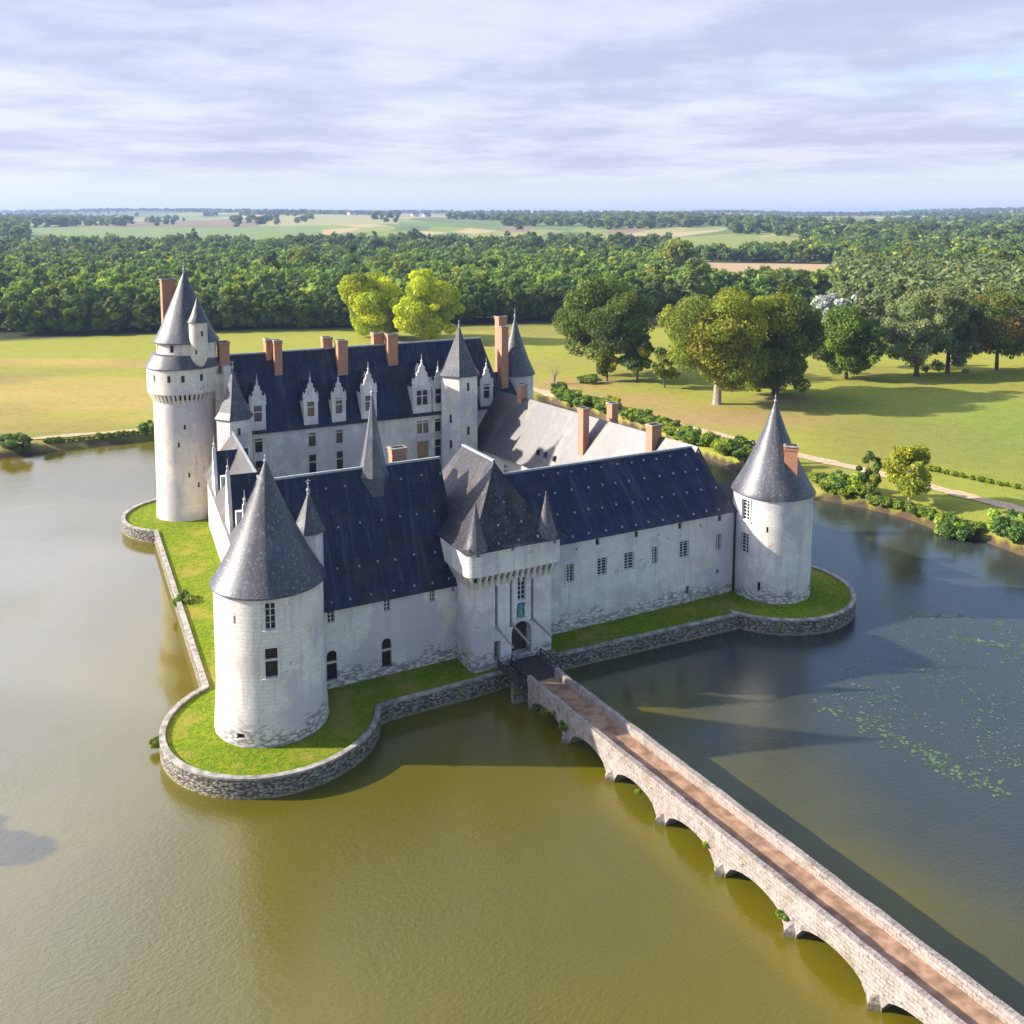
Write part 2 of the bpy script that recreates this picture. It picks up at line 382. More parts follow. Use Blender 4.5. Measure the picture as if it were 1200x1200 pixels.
WCACHE = {}
def window(parent, mw, w, h, rows=4, cols=2, kind='bars', surround=True, wall=None, name='window', arch=False, depth=0.42):
    """window standing in its opening; local x right, z up, -y outwards, origin at the sill centre"""
    key = (round(w,2), round(h,2), rows, cols, kind, surround, arch)
    if key not in WCACHE:
        mb = MB()
        mb.add([(-w/2,.30,0),(w/2,.30,0),(w/2,.30,h),(-w/2,.30,h)], [(0,1,2,3)], 1 if kind != 'shutter' else 3)
        if kind == 'bars':
            fw = .05
            mb.box(-w/2,-w/2+fw,.2,.28,0,h,2); mb.box(w/2-fw,w/2,.2,.28,0,h,2); mb.box(-w/2+fw,w/2-fw,.2,.28,0,fw,2); mb.box(-w/2+fw,w/2-fw,.2,.28,h-fw,h,2)
            for c in range(1, cols): x = -w/2+w*c/cols; mb.box(x-.045,x+.045,.19,.27,fw,h-fw,2)
            for r in range(1, rows): z = h*r/rows; mb.box(-w/2+fw,w/2-fw,.215,.262,z-.03,z+.03,2)
        if kind == 'cross':
            mb.box(-.09,.09,.05,.24,0,h,0); mb.box(-w/2,-.09,.05,.24,h*.58,h*.58+.16,0); mb.box(.09,w/2,.05,.24,h*.58,h*.58+.16,0)
        if kind == 'bar1':
            mb.box(-w/2,w/2,.05,.24,h*.56,h*.56+.16,0)
        if surround:
            t, b = .05, .16
            mb.box(-w/2-b,-w/2-.01,-t,.02,-.02,h+b,0); mb.box(w/2+.01,w/2+b,-t,.02,-.02,h+b,0); mb.box(-w/2-.01,w/2+.01,-t,.02,h+.01,h+b,0)
            mb.box(-w/2-b-.1,w/2+b+.1,-.14,.02,-.20,-.022,0)
        WCACHE[key] = mb.mesh('window', ['stone_hi', 'glass', 'leadpale' if kind == 'bars' else 'timberpale', 'shutter'])
    o = link(name, WCACHE[key], parent, mw)
    if wall is not None: wall.append((mw, w, h, depth, arch))
    return o

CH = {}
def chimney(parent, x, y, z0, z1, w, d, rz=0.0, label=None):
    key = (round(z1-z0,1), round(w,1), round(d,1))
    if key not in CH:
        mb = MB(); h = z1-z0
        mb.box(-w/2,w/2,-d/2,d/2,0,h-.55,0)
        mb.box(-w/2-.08,w/2+.08,-d/2-.08,d/2+.08,h-.55,h-.4,0)
        mb.box(-w/2-.03,w/2+.03,-d/2-.03,d/2+.03,h-.4,h-.16,0)
        mb.box(-w/2-.13,w/2+.13,-d/2-.13,d/2+.13,h-.16,h,1)
        mb.box(-w/2+.15,w/2-.15,-d/2+.15,d/2-.15,h,h+.03,2)
        CH[key] = mb.mesh('chimney', ['brick', 'coping', 'dark'])
    o = link('chimney', CH[key], parent, at(x, y, z0, rz))
    if label: o['label'] = label
    return o

def finial(parent, x, y, z, h, cross=True):
    mb = MB()
    mb.lathe(0,0,[(.16,0),(.13,.25*h*.5),(.22,.3*h),(.06,.42*h),(.05,.6*h),(.14,.66*h),(.03,.75*h),(.015,h)],8)
    if cross: mb.box(-.28,.28,-.03,.03,.8*h,.8*h+.07)
    return put('finial', mb, ['lead'], parent, at(x,y,z,.4))

# ------------------------------------------------------------------ castle
castle = link('castle', None, None, at(29, 30, TZ))
tag(castle, 'white stone moated castle with slate roofs, round corner towers, tall keep and brick chimneys', 'castle')

def corner_tower(cx, cy, Rw, Rb, Re, ze, za, base=-0.6, label=None, n=72, mat='stone', slate='slate_tower', flare=None):
    mb = MB(); mb.lathe(cx, cy, [(Rb,base),(Rb,2.0),(Rb-.05,2.6),(Rw+.03,5.2),(Rw,6.0),(Rw,ze+.05)], n)
    w = put('round_tower', mb, [mat], castle, None, label)
    H = za-ze; mb = MB()
    prof = flare or [(Re,-.12),(Re,0),(Re*.90,H*.075),(Re*.70,H*.24),(Re*.46,H*.48),(Re*.24,H*.72),(.12,H)]
    mb.lathe(cx, cy, [(r, ze+z) for r, z in prof], n)
    put('roof', mb, [slate], w)
    return w

# left front tower
TL = corner_tower(0, 0, 4.72, 4.98, 4.98, 14.6, 25.0, label='large round front tower with a lit left side and tall slate cone')
cuts = []
def tower_win(tw, c, rad, th, z, w, h, **kw):
    a = R(th); mw = at(c[0]+rad*math.cos(a), c[1]+rad*math.sin(a), z, a+math.pi/2)
    return window(tw, mw, w, h, wall=kw.pop('wall', None), **kw)
tower_win(TL,(0,0),4.70,-102.5,11.75,.85,2.35,rows=4,cols=2,wall=cuts)
tower_win(TL,(0,0),4.70,-102.5,7.55,1.0,2.6,rows=2,cols=1,kind='bar1',wall=cuts)
tower_win(TL,(0,0),4.72,-140.6,12.2,.22,.7,kind='none',surround=False,wall=cuts,name='arrow_slit')
tower_win(TL,(0,0),4.95,-135.7,2.2,.75,.45,kind='none',surround=False,wall=cuts,name='arrow_slit')
cut(TL, cuts)
finial(TL, 0, 0, 24.8, 1.1, False)
# right front tower
RT = (60.25, 1.0)
TR = corner_tower(RT[0], RT[1], 4.6, 4.62, 4.88, 13.9, 24.4, label='round tower at the right end of the front with a brick chimney on its cone')
cuts = []
tower_win(TR,RT,4.58,-174.6,10.9,1.2,2.4,rows=6,cols=2,wall=cuts)
tower_win(TR,RT,4.58,-174.6,6.9,1.2,2.4,rows=6,cols=2,wall=cuts)
tower_win(TR,RT,4.6,-140,9.9,.22,.7,kind='none',surround=False,wall=cuts,name='arrow_slit')
tower_win(TR,RT,4.62,-150,2.8,.35,1.1,kind='none',surround=False,wall=cuts,name='arrow_slit')
cut(TR, cuts)
chimney(TR, RT[0]+.05, RT[1]-2.7, 14.0, 19.8, 1.5, 1.15, R(-44))
finial(TR, *RT, 24.2, 1.3, False)

# keep at the far left corner
KC = (3.1, 64.5)
mb = MB(); mb.lathe(*KC, [(4.55,-.6),(4.55,2.5),(4.42,5),(4.40,19.2),(4.40,20.4)], 72)
KP = put('keep', mb, ['stone_keep'], castle, None, 'tall round keep with a corbelled gallery and double slate roof')
cuts = []
KR = [(-1.2+0, 0)]
for th, z in ((-112, 12.6), (-95, 8.0), (-100, 15.2), (-78, 6.4)):
    tower_win(KP,KC,4.40,th,z,.3,.75,kind='none',surround=False,wall=cuts,name='arrow_slit')
cut(KP, cuts)
mb = MB()
for i in range(46):
    a = 2*math.pi*i/46; ca, sa = math.cos(a), math.sin(a); tx, ty = -sa*.17, ca*.17
    def P(r, s, z): return (KC[0]+ca*r+tx*s, KC[1]+sa*r+ty*s, z)
    for r0, z0, z1 in ((4.62,19.0,19.5),(4.86,19.5,20.0),(5.08,20.0,20.45)):
        mb.hexa([P(4.38,-1,z0),P(r0-.22,-1,z0),P(r0-.22,1,z0),P(4.38,1,z0)],[P(4.38,-1,z1),P(r0,-1,z1),P(r0,1,z1),P(4.38,1,z1)])
put('machicolation', mb, ['stone_keep'], KP)
mb = MB(); mb.lathe(*KC, [(4.412,19.55),(4.412,20.445)], 72); put('machicolation_shade', mb, ['dark'], KP)  # black ring on the wall in place of shade under the gallery
mb = MB(); mb.lathe(*KC, [(4.7,20.45),(5.16,20.46),(5.16,24.2),(4.2,24.21)], 72)
KG = put('gallery', mb, ['stone_keep'], KP)
cuts = []
for th in (-150,-122,-100,-70): tower_win(KP,KC,5.14,th,22.3,.5,1.0,kind='none',surround=False,wall=cuts,name='arrow_slit')
cut(KG, cuts)
mb = MB(); mb.lathe(*KC, [(5.36,24.1),(5.36,24.22),(4.9,24.9),(4.4,26.0),(3.9,26.2)], 72)
put('roof', mb, ['slate_tower'], KP)
KC = (3.65, 64.42)
mb = MB(); mb.lathe(*KC, [(4.22,24.6),(4.22,28.3)], 64)
KD = put('upper_drum', mb, ['stone_keep'], KP)
cuts = []
for th in (-128, -170): tower_win(KP,KC,4.20,th,26.5,.6,1.1,kind='none',wall=cuts,surround=False)
cut(KD, cuts)
mb = MB(); mb.lathe(*KC, [(4.72,27.75),(4.72,27.9),(4.2,28.6),(3.35,30.4),(2.25,33.0),(1.1,35.7),(.12,37.9)], 64)
put('roof', mb, ['slate_tower'], KP)
finial(KP, *KC, 37.7, 2.3)
kt = (4.7, 60.2)
mb = MB(); mb.lathe(*kt, [(.25,23.6),(1.0,25.2),(1.28,25.9),(1.28,30.95)], 24)
t_ = put('turret', mb, ['stone_keep'], KP)
cuts = []
tower_win(KP,kt,1.27,-75,28.9,.35,.8,kind='none',surround=False,wall=cuts,name='arrow_slit')
tower_win(KP,kt,1.27,-118,26.3,.3,.7,kind='none',surround=False,wall=cuts,name='arrow_slit')
cut(t_, cuts)
mb = MB(); mb.lathe(*kt, [(1.5,30.85),(1.5,30.95),(1.0,31.9),(.5,33.2),(.06,34.5)], 24); put('roof', mb, ['slate_tower'], KP)
mb = MB(); mb.box(7.05,9.1,61.3,66.5,-.5,22.8); put('latrine_shaft', mb, ['stone_keep'], KP)
chimney(KP, 1.7, 67.1, 26.0, 36.9, 2.0, 1.1, R(6))

# ---- front ranges
def rounded(x0, x1, y0, y1, r, n=5):
    pts = []
    for cx, cy, a in ((x1-r,y0+r,-90),(x1-r,y1-r,0),(x0+r,y1-r,90),(x0+r,y0+r,180)):
        for k in range(n+1): b = R(a+90*k/n); pts.append((cx+r*math.cos(b), cy+r*math.sin(b)))
    return pts
def front_hole(u, z, w, h): return (at(u, 2.5, z-h/2), w, h, .5, False)
VENT = MB(); VENT.add([(-.08,-.05,0),(.08,-.05,0),(.08,.2,.02),(-.08,.2,.02),(-.08,-.05,.15),(.08,-.05,.15),(.06,.2,.2),(-.06,.2,.2)],
    [(0,3,2,1),(4,5,6,7),(0,1,5,4),(1,2,6,5),(2,3,7,6),(3,0,4,7)]); VENT = VENT.mesh('roof_vent', ['vent'])
def vents(parent, us, v0, v1, z0, z1, ex, ts, skip=()):
    for r, t in enumerate(ts):
        for i, u in enumerate(us):
            if (r, i) in skip: continue
            uu = u + (.5*(us[1]-us[0]) if r % 2 else 0)
            uu += .22*math.sin(i*5.1+r*2.7); t += .012*math.sin(i*3.3+r)
            link('roof_vent', VENT, parent, at(uu, v0+(v1-v0)*t, z0+(z1-z0)*t**ex-.02))

mb = MB(); mb.box(3.2, 19.3, 2.5, 14.5, -.6, 9.4)
WL = put('front_range', mb, ['stone'], castle, None, 'lower front range left of the gatehouse with a very steep dark roof')
cuts = []
for u, w in ((6.33,.7),(11.95,.65),(16.73,.6)): window(WL, at(u,2.5,8.0), w, 1.15, rows=3, cols=2, wall=cuts, surround=False)
for u in (6.31, 11.83): window(WL, at(u,2.5,2.3), 1.0, 2.95, kind='bar1', arch=True, wall=cuts, name='door', surround=False)
window(WL, at(19.0,2.5,8.6), .22, .38, kind='none', wall=cuts, surround=False, name='arrow_slit')
cut(WL, cuts)
mb = MB(); mb.hip([(-.3,2.05),(20.2,2.05),(20.2,14.95),(-.3,14.95)], 9.3, (2.2,8.5),(20.2,8.5), 20.9, (0,1,1,0), 1.10)
put('roof', mb, ['slate'], WL)
mb = MB(); mb.box(2.0,20.2,8.36,8.64,20.80,21.02); put('ridge_cap', mb, ['lead'], WL)
vents(WL, [6.4+2.05*i for i in range(7)], 2.05, 8.5, 9.3, 20.9, 1.10, (.07,.30,.60,.88), {(3,3),(3,2)})
chimney(WL, 16.9, 12.2, 13.0, 21.6, 1.6, 1.1)
# fleche on the ridge
mb = MB(); mb.lathe(12.85, 8.5, [(1.55,15.2),(1.55,19.9),(1.66,20.0),(1.36,20.7),(.94,22.8),(.46,25.6),(.05,28.4)], 8, R(22.5))
put('spire', mb, ['slate_spire'], WL, None, 'slim slate spire astride the front ridge')
finial(WL, 12.85, 8.5, 28.2, 1.3)
# stair turret between tower and range
mb = MB(); mb.lathe(5.0, 4.6, [(1.35,8.0),(1.35,16.75)], 8, R(10)); ST = put('stair_turret', mb, ['stone_hi'], castle, None, 'small octagonal turret tucked behind the large front tower')
mb = MB(); mb.lathe(5.0, 4.6, [(1.62,16.6),(1.62,16.7),(1.25,17.4),(.75,18.6),(.3,19.7),(.05,20.3)], 8, R(10)); put('roof', mb, ['slate_tower'], ST)
finial(ST, 5.0, 4.6, 20.1, 1.6)

mb = MB(); mb.box(28.5, 55.6, 2.5, 14.5, -.6, 11.5)
WR = put('front_range', mb, ['stone'], castle, None, 'long front range right of the gatehouse under a dark slate roof')
cuts = []
for u, w, c in ((32.84,.92,2),(36.94,1.23,2),(40.52,1.28,2),(44.11,.8,2),(48.25,1.3,2),(53.38,.8,2)):
    window(WR, at(u,2.5,7.0), w, 1.95, rows=6, cols=c, wall=cuts)
for u, z, w, h in ((48.91,2.5,.42,.95),(53.31,4.15,.45,.5)): window(WR, at(u,2.5,z), w, h, kind='none', surround=False, wall=cuts, name='arrow_slit')
for u in (36.32, 41.51, 47.61, 53.45): window(WR, at(u,2.5,10.5), .5, .72, kind='none', surround=False, wall=cuts, name='vent_hole')
for u, z in ((33.6,10.4),(44.6,10.2),(50.6,10.3)): window(WR, at(u,2.5,z), .2, .25, kind='none', surround=False, wall=cuts, name='vent_hole')
cut(WR, cuts)
mb = MB(); mb.hip([(27.2,2.05),(55.95,2.05),(55.95,14.95),(27.2,14.95)], 11.45, (27.2,8.6),(54.0,8.6), 18.05, (0,1,1,0), 1.08)
put('roof', mb, ['slate'], WR)
mb = MB(); mb.box(27.3,54.0,8.47,8.73,17.97,18.18); put('ridge_cap', mb, ['lead'], WR)
vents(WR, [31.4+2.0*i for i in range(12)], 2.05, 8.6, 11.45, 18.05, 1.08, (.08,.38,.66,.90))
mb = MB(); mb.tube([(55.78,2.38,11.4),(55.78,2.38,1.5)], .07, 6); put('drainpipe', mb, ['timber'], WR)
mb = MB(); mb.box(55.6,60.2,4.3,11.5,-.5,10.2); mb.hip([(55.3,3.9),(60.6,3.9),(60.6,11.9),(55.3,11.9)],10.2,(55.3,8),(60.6,8),13.0,(0,1,1,0),1.0,2,1)
put('link_building', mb, ['stone', 'slate_east'], castle, None, 'low link between the right front range and its round tower')

# ---- gatehouse
mb = MB(); mb.prism(rounded(19.3,28.5,-1.3,15.0,.55), -.6, 11.7)
GH = put('gatehouse', mb, ['stone'], castle, None, 'square gatehouse with drawbridge slots and a flared slate roof')
cuts = []
window(GH, at(24.8,-1.3,8.0), .95, 2.35, rows=5, cols=2, wall=cuts)
for u, z0, h in ((21.96,5.7,4.7),(23.61,5.4,4.9),(26.03,5.6,4.7)): cuts.append((at(u,-1.3,z0), .32, h, .6, False))
cuts.append((at(24.8,-1.3,TZ+.78), 2.3, 3.5, 3.0, True)); cuts.append((at(22.05,-1.3,TZ+.78), .72, 2.0, 1.6, False)); cuts.append((at(24.7,-1.3,6.25), .9, 1.6, .45, True))
cut(GH, cuts)
mb = MB(); mb.add([(23.4,-.2,2.2),(26.2,-.2,2.2),(26.2,-.2,6.0),(23.4,-.2,6.0)],[(0,1,2,3)]); put('gate_shade_panel', mb, ['timber'], GH)  # dark sheet set forward in the arch to give the passage its shade
mb = MB(); mb.box(23.55,26.1,-1.95,-1.36,2.0,2.24); put('threshold', mb, ['coping'], GH)
# statue in the niche
mb = MB(); mb.lathe(24.7,-1.25,[(.28,6.28),(.30,6.5),(.2,6.9),(.24,7.25),(.27,7.45),(.10,7.58),(.13,7.7),(.12,7.85),(.03,7.93)],12)
mb.tube([(24.5,-1.3,7.42),(24.36,-1.45,7.1),(24.5,-1.6,6.95)],[.08,.06,.05]); mb.tube([(24.9,-1.3,7.42),(25.05,-1.5,7.5),(25.1,-1.62,7.75)],[.08,.06,.05])
put('statue', mb, ['bronze'], GH, None, 'green bronze statue in the niche above the gate')
mb = MB(); mb.box(24.2,25.2,-1.75,-1.33,6.05,6.24); put('corbel_shelf', mb, ['stone_hi'], GH)
# corbels
mb = MB()
def corbel(x, y, dx, dy):
    tx, ty = -dy*.125, dx*.125
    def P(r, s, z): return (x+dx*r+tx*s, y+dy*r+ty*s, z)
    for r0, z0, z1 in ((.28,10.05,10.55),(.52,10.55,11.05),(.76,11.05,11.5)):
        mb.hexa([P(-.1,-1,z0),P(r0-.18,-1,z0),P(r0-.18,1,z0),P(-.1,1,z0)],[P(-.1,-1,z1),P(r0,-1,z1),P(r0,1,z1),P(-.1,1,z1)])
for i in range(13): corbel(19.95+i*.675, -1.3, 0, -1)
for i in range(6): corbel(19.3, -.7+i*.66, -1, 0); corbel(28.5, -.7+i*.66, 1, 0)
for sx, cx in ((-1,19.85),(1,27.95)):
    d = 1/math.sqrt(2); corbel(cx+sx*.39, -1.14, sx*d, -d)
put('corbel_table', mb, ['stone_hi'], GH)
mb = MB(); mb.prism(rounded(19.297,28.503,-1.303,2.45,.55), 10.7, 11.495); put('machicolation_shade', mb, ['dark'], GH)  # black band on the shaft, shade behind the corbels painted in
mb = MB(); mb.prism(rounded(18.54,29.26,-2.06,15.3,1.1), 11.5, 14.1); GP = put('parapet', mb, ['stone_hi'], GH)
cuts = []
for u, z in ((19.6,13.75),(23.4,13.8),(28.2,13.7)): cuts.append((at(u,-2.06,z-.2), .35, .28, .4, False))
cut(GP, cuts)
mb = MB(); mb.hip([(18.15,-2.45),(29.6,-2.45),(29.6,15.7),(18.15,15.7)], 14.02, (23.9,3.0),(23.9,10.6), 21.35, (0,0,1,1), 1.42, 12)
put('roof', mb, ['slate_gate'], GH)
mb = MB(); mb.box(23.75,24.05,3.0,10.6,21.28,21.47); put('ridge_cap', mb, ['lead'], GH)
for cx in (19.85, 27.75):
    mb = MB(); mb.lathe(cx, -1.05, [(1.35,13.96),(1.35,14.06),(.98,14.8),(.60,16.1),(.28,17.4),(.04,18.7)], 28); put('pepperpot_roof', mb, ['slate_tower'], GH)
for i, (s, t) in enumerate(((22,.12),(24.2,.12),(26.4,.12),(22.6,.36),(25.2,.36),(23.9,.6))):
    link('roof_vent', VENT, GH, at(s, -2.45+5.45*t, 14.02+7.33*t**1.42-.02))
mb = MB(); mb.tube([(28.78,2.3,11.3),(28.78,2.3,1.6)], .08, 6); put('drainpipe', mb, ['timber'], GH)
for b in ((19.2,23.2,-2.6,-1.32,-.6,1.35),(26.0,28.5,-2.5,-1.32,-.6,2.0)):
    mb = MB(); mb.box(*b); put('plinth', mb, ['rubble'], GH)

# ---- west range (slightly skewed), local frame
a_ = math.atan(.084); WMx = at(-.85, 0, 0, -a_)
mb = MB(); mb.box(.75,7.6,6,57,-.6,9.1)
WW = put('west_range', mb, ['stone_keep'], castle, WMx, 'sunlit west range with cross gables along the moat')
cuts = []
def ww(off, v, z): return WMx @ at(off, v, z, -math.pi/2)
for v, z in ((22,5.2),(26,3.0),(36,5.5),(41,3.2),(52,5.0)): window(WW, ww(.75,v,z), .7, 1.5, kind='bar1', wall=cuts)
cut(WW, cuts)
mb = MB(); mb.hip([(.35,6),(8.0,6),(8.0,57),(.35,57)], 9.05, (4.2,6),(4.2,57), 15.5, (0,0,1,1), 1.06)
put('roof', mb, ['slate_east'], WW, WMx)
mb = MB(); mb.box(4.07,4.33,6,57,15.42,15.62); put('ridge_cap', mb, ['lead'], WW, WMx)
for v, zr in ((46.4,15.0),(30.4,15.9),(15.5,16.2)):
    hw = 2.6
    mb = MB()
    # gable wall
    mb.hexa([(.62,v-hw,8.6),(.62,v+hw,8.6),(.62,v+.12,zr+.5),(.62,v-.12,zr+.5)][::-1], [(1.05,v-hw,8.6),(1.05,v+hw,8.6),(1.05,v+.12,zr+.5),(1.05,v-.12,zr+.5)][::-1], 0)
    g = put('gable', mb, ['stone_hi'], WW, WMx)
    mb = MB(); zb = 9.6
    mb.add([(1.05,v-hw,zb),(1.05,v+hw,zb),(1.05,v,zr),(5.2,v-hw,zb),(5.2,v+hw,zb),(5.2,v,zr)],[(0,3,5,2),(1,2,5,4),(0,2,1),(3,4,5),(0,1,4,3)])
    put('roof', mb, ['slate'], WW, WMx)
    mb = MB(); mb.lathe(.84,v,[(.16,zr+.4),(.12,zr+.9),(.2,zr+1.05),(.05,zr+1.2),(.02,zr+2.0)],8); put('finial', mb, ['stone_hi'], WW, WMx)
    mb = MB(); mb.box(1.3,2.3,v-hw-.35,v-hw+.5,9.3,12.2); put('gable_buttress', mb, ['stone_hi'], WW, WMx)

# ---- main house at the back of the court
mb = MB(); mb.box(9.3,53.6,58,70,-.5,14.1)
MH = put('main_house', mb, ['stone'], castle, None, 'main house across the court with tall stone dormers')
cuts = []
for u, w, k in ((12.45,1.1,'bar1'),(20.55,1.1,'bar1'),(24.85,1.0,'bar1'),(29.7,1.1,'bar1'),(38.8,2.0,'cross'),(41.53,1.1,'bar1')):
    for i, z in enumerate((11.1, 6.9)):
        window(MH, at(u,58,z), w, 2.9, kind='shutter' if (i == 1 and u == 38.8) else k, wall=cuts)
cut(MH, cuts)
mb = MB(); mb.hip([(8.9,57.5),(54.4,57.5),(54.4,70.5),(8.9,70.5)], 14.0, (9.6,64),(52.2,64), 25.2, (0,1,1,0), 1.12)
put('roof', mb, ['slate'], MH)
mb = MB(); mb.box(9.8,52.3,63.85,64.15,25.1,25.34); put('ridge_cap', mb, ['lead'], MH)
mb = MB(); mb.box(53.5,56.5,59.5,68.5,-.5,15.5); mb.hip([(53.0,59),(57,59),(57,69),(53,69)],15.5,(53,64),(57,64),19,(0,1,1,0),1,2,1); put('end_pavilion', mb, ['stone','slate'], MH)
def dormer(parent, u, w, zb, zs, za, depth, ww_, wh, wz, kind):
    mw = at(u, 57.88, 0); mb = MB(); h = w/2; o = ww_/2
    mb.box(-h,-o,0,.4,zb,zs); mb.box(o,h,0,.4,zb,zs); mb.box(-o,o,0,.4,zb,wz); mb.box(-o,o,0,.4,wz+wh,zs)
    mb.box(-h+.02,-h+.3,.4,depth,zb,zs); mb.box(h-.3,h-.02,.4,depth,zb,zs)
    mb.box(-h-.12,h+.12,-.1,.3,zs-.12,zs+.1)
    g = za
    mb.hexa([(-h,0,zs+.1),(h,0,zs+.1),(.1,0,g),(-.1,0,g)],[(-h,.38,zs+.1),(h,.38,zs+.1),(.1,.38,g),(-.1,.38,g)])
    for s in (-1,1): mb.lathe(s*(h-.05),.12,[(.17,zs),(.15,zs+.5),(.22,zs+.55),(.02,zs+1.5)],6)
    for k in range(1,4):
        for s in (-1,1):
            x = s*h*(1-k/4); z = zs+.1+(g-zs)*k/4; mb.box(x-.14,x+.14,.05,.33,z,z+.26)
    mb.lathe(0,.19,[(.15,g-.1),(.13,g+.35),(.22,g+.45),(.05,g+.6),(.02,g+1.5)],6)
    d = put('dormer', mb, ['stone_hi'], parent, mw)
    mb = MB(); hh = h+.08
    mb.add([(-hh,.4,zs-.1),(hh,.4,zs-.1),(0,.4,g-.25),(-hh,depth+2,zs-.1),(hh,depth+2,zs-.1),(0,depth+2,g-.25)],[(0,2,5,3),(1,4,5,2),(0,1,2),(3,5,4),(0,3,4,1)])
    put('dormer_roof', mb, ['slate'], parent, mw)
    window(parent, at(u,57.88,wz), ww_, wh, kind=kind, rows=3, cols=2, surround=False)
for u, w, zs, za, ww_, kd in ((12.42,2.3,18.5,21.5,1.15,'bar1'),(20.43,2.2,18.2,21.2,1.05,'bar1'),(24.85,2.2,18.0,20.9,1.05,'bar1'),(29.72,2.5,18.8,22.0,1.2,'bar1'),(38.75,3.2,18.9,22.6,1.9,'cross'),(41.6,2.1,18.4,21.3,1.05,'bar1'),(50.4,2.3,17.9,21.2,1.1,'bar1')):
    dormer(MH, u, w, 13.2, zs, za, 2.6, ww_, 2.4, 15.8, kd)
for x, zt, w, d, y in ((15.6,27.3,.85,1.6,64.2),(16.75,27.2,1.2,1.6,63.0),(25.1,27.0,1.5,1.3,64.6),(26.9,26.6,1.6,1.6,62.6),(33.7,27.2,1.8,1.3,64.6),(35.5,27.1,1.7,1.5,63.0)):
    chimney(MH, x, y, 20.0, zt, w, d)
mb = MB(); mb.box(8.2,9.25,60.5,67.0,-.5,24.0); put('gable', mb, ['stone_keep'], MH)
chimney(MH, 8.8, 63.6, 23.6, 27.4, 1.5, 1.9)
chimney(MH, 55.2, 61.3, 13.5, 27.4, 1.4, 1.4, R(6), 'very tall brick chimney at the right end of the main house')
chimney(MH, 57.0, 65.5, 18.0, 28.6, 1.7, 1.3, R(6))
# stair turret with an arris towards the court
tc = (44.75, 56.6); ad = math.atan2(-.91, -.42)
mb = MB(); mb.lathe(*tc, [(3.35,-.5),(3.35,20.7)], 6, ad); T2 = put('stair_turret', mb, ['stone'], castle, None, 'tall faceted stair turret on the court side of the main house')
cuts = []
for k, zl in ((.5, (18.2, 11.0, 7.0)), (-.5, (13.0, 8.8, 5.0))):
    a = ad+k*math.pi/3; rr = 3.35*math.cos(math.pi/6)
    for z in zl: window(T2, at(tc[0]+rr*math.cos(a), tc[1]+rr*math.sin(a), z, a+math.pi/2), .5, 1.4, kind='none', surround=False, wall=cuts)
cut(T2, cuts)
mb = MB(); mb.lathe(*tc, [(3.75,20.55),(3.75,20.7),(3.0,21.6),(1.95,23.8),(.95,26.1),(.06,28.5)], 6, ad); put('roof', mb, ['slate_tower'], T2, smooth=False)
finial(T2, *tc, 28.3, 1.2)
# corner turret
cc = (8.7, 56.6)
mb = MB(); mb.lathe(*cc, [(2.55,-.5),(2.55,17.2)], 6, ad); T3 = put('stair_turret', mb, ['stone_hi'], castle, None, 'short faceted turret in the corner beside the keep')
cuts = []
for k, z in ((.5,14.8),(.5,11.0)):
    a = ad+k*math.pi/3; rr = 2.55*math.cos(math.pi/6)
    window(T3, at(cc[0]+rr*math.cos(a), cc[1]+rr*math.sin(a), z, a+math.pi/2), .45, 1.1, kind='none', surround=False, wall=cuts)
cut(T3, cuts)
mb = MB(); mb.lathe(*cc, [(2.85,17.05),(2.85,17.2),(2.2,18.1),(1.35,20.3),(.65,22.4),(.05,24.4)], 6, ad); put('roof', mb, ['slate_tower'], T3, smooth=False)
finial(T3, *cc, 24.2, 1.3)
# round tower behind the right end
BT = corner_tower(60.4, 66.6, 3.3, 3.5, 3.65, 18.0, 28.0, label='slim round tower behind the right end of the main house', slate='slate_tower')
finial(BT, 60.4, 66.6, 27.8, 2.2)

# ---- east range
A = [(53.0,13.5),(62.6,13.5),(57.2,58.4),(47.6,57.9)]
mb = MB(); mb.prism(A, -.6, 8.3)
ER = put('east_range', mb, ['stone_keep'], castle, None, 'low east range with a broad pale worn slate roof')
cuts = []
for t in (.78,.86,.94):
    x = A[0][0]+(A[3][0]-A[0][0])*t; y = A[0][1]+(A[3][1]-A[0][1])*t
    window(ER, at(x,y,5.2,-math.pi/2), .9, 1.7, kind='bar1', wall=cuts)
cut(ER, cuts)
mb = MB(); mb.hip([(52.3,11.5),(63.2,11.5),(57.8,58.4),(46.9,57.9)], 8.2, (57.4,11.5),(52.4,58.2), 17.0, (0,0,1,1), 1.07)
put('roof', mb, ['slate_east'], ER)
for t, s, zb, zt, w in ((.84,.0,14.5,19.2,1.15),(.43,-.45,11.5,18.8,1.1),(.41,.35,13.0,19.3,1.15),(.16,-.12,13.8,18.6,1.7)):
    x = 57.4+(52.4-57.4)*t; y = 11.5+46.7*t; chimney(ER, x+s*5.3, y, zb, zt, w, 1.2, R(6))
for t, f in ((.62,.25),(.58,.25),(.53,.24)):
    x = 57.4-5*t; y = 11.5+46.7*t; mb = MB()
    X0 = x-5.4*(1-f); Z0 = 8.2+8.8*f**1.07
    mb.add([(X0-.1,y-.4,Z0),(X0-.1,y+.4,Z0),(X0-.1,y,Z0+.75),(X0+1.0,y,Z0+.75)],[(0,2,1),(0,3,2),(1,2,3),(0,1,3)]); put('roof_lucarne', mb, ['slate'], ER)

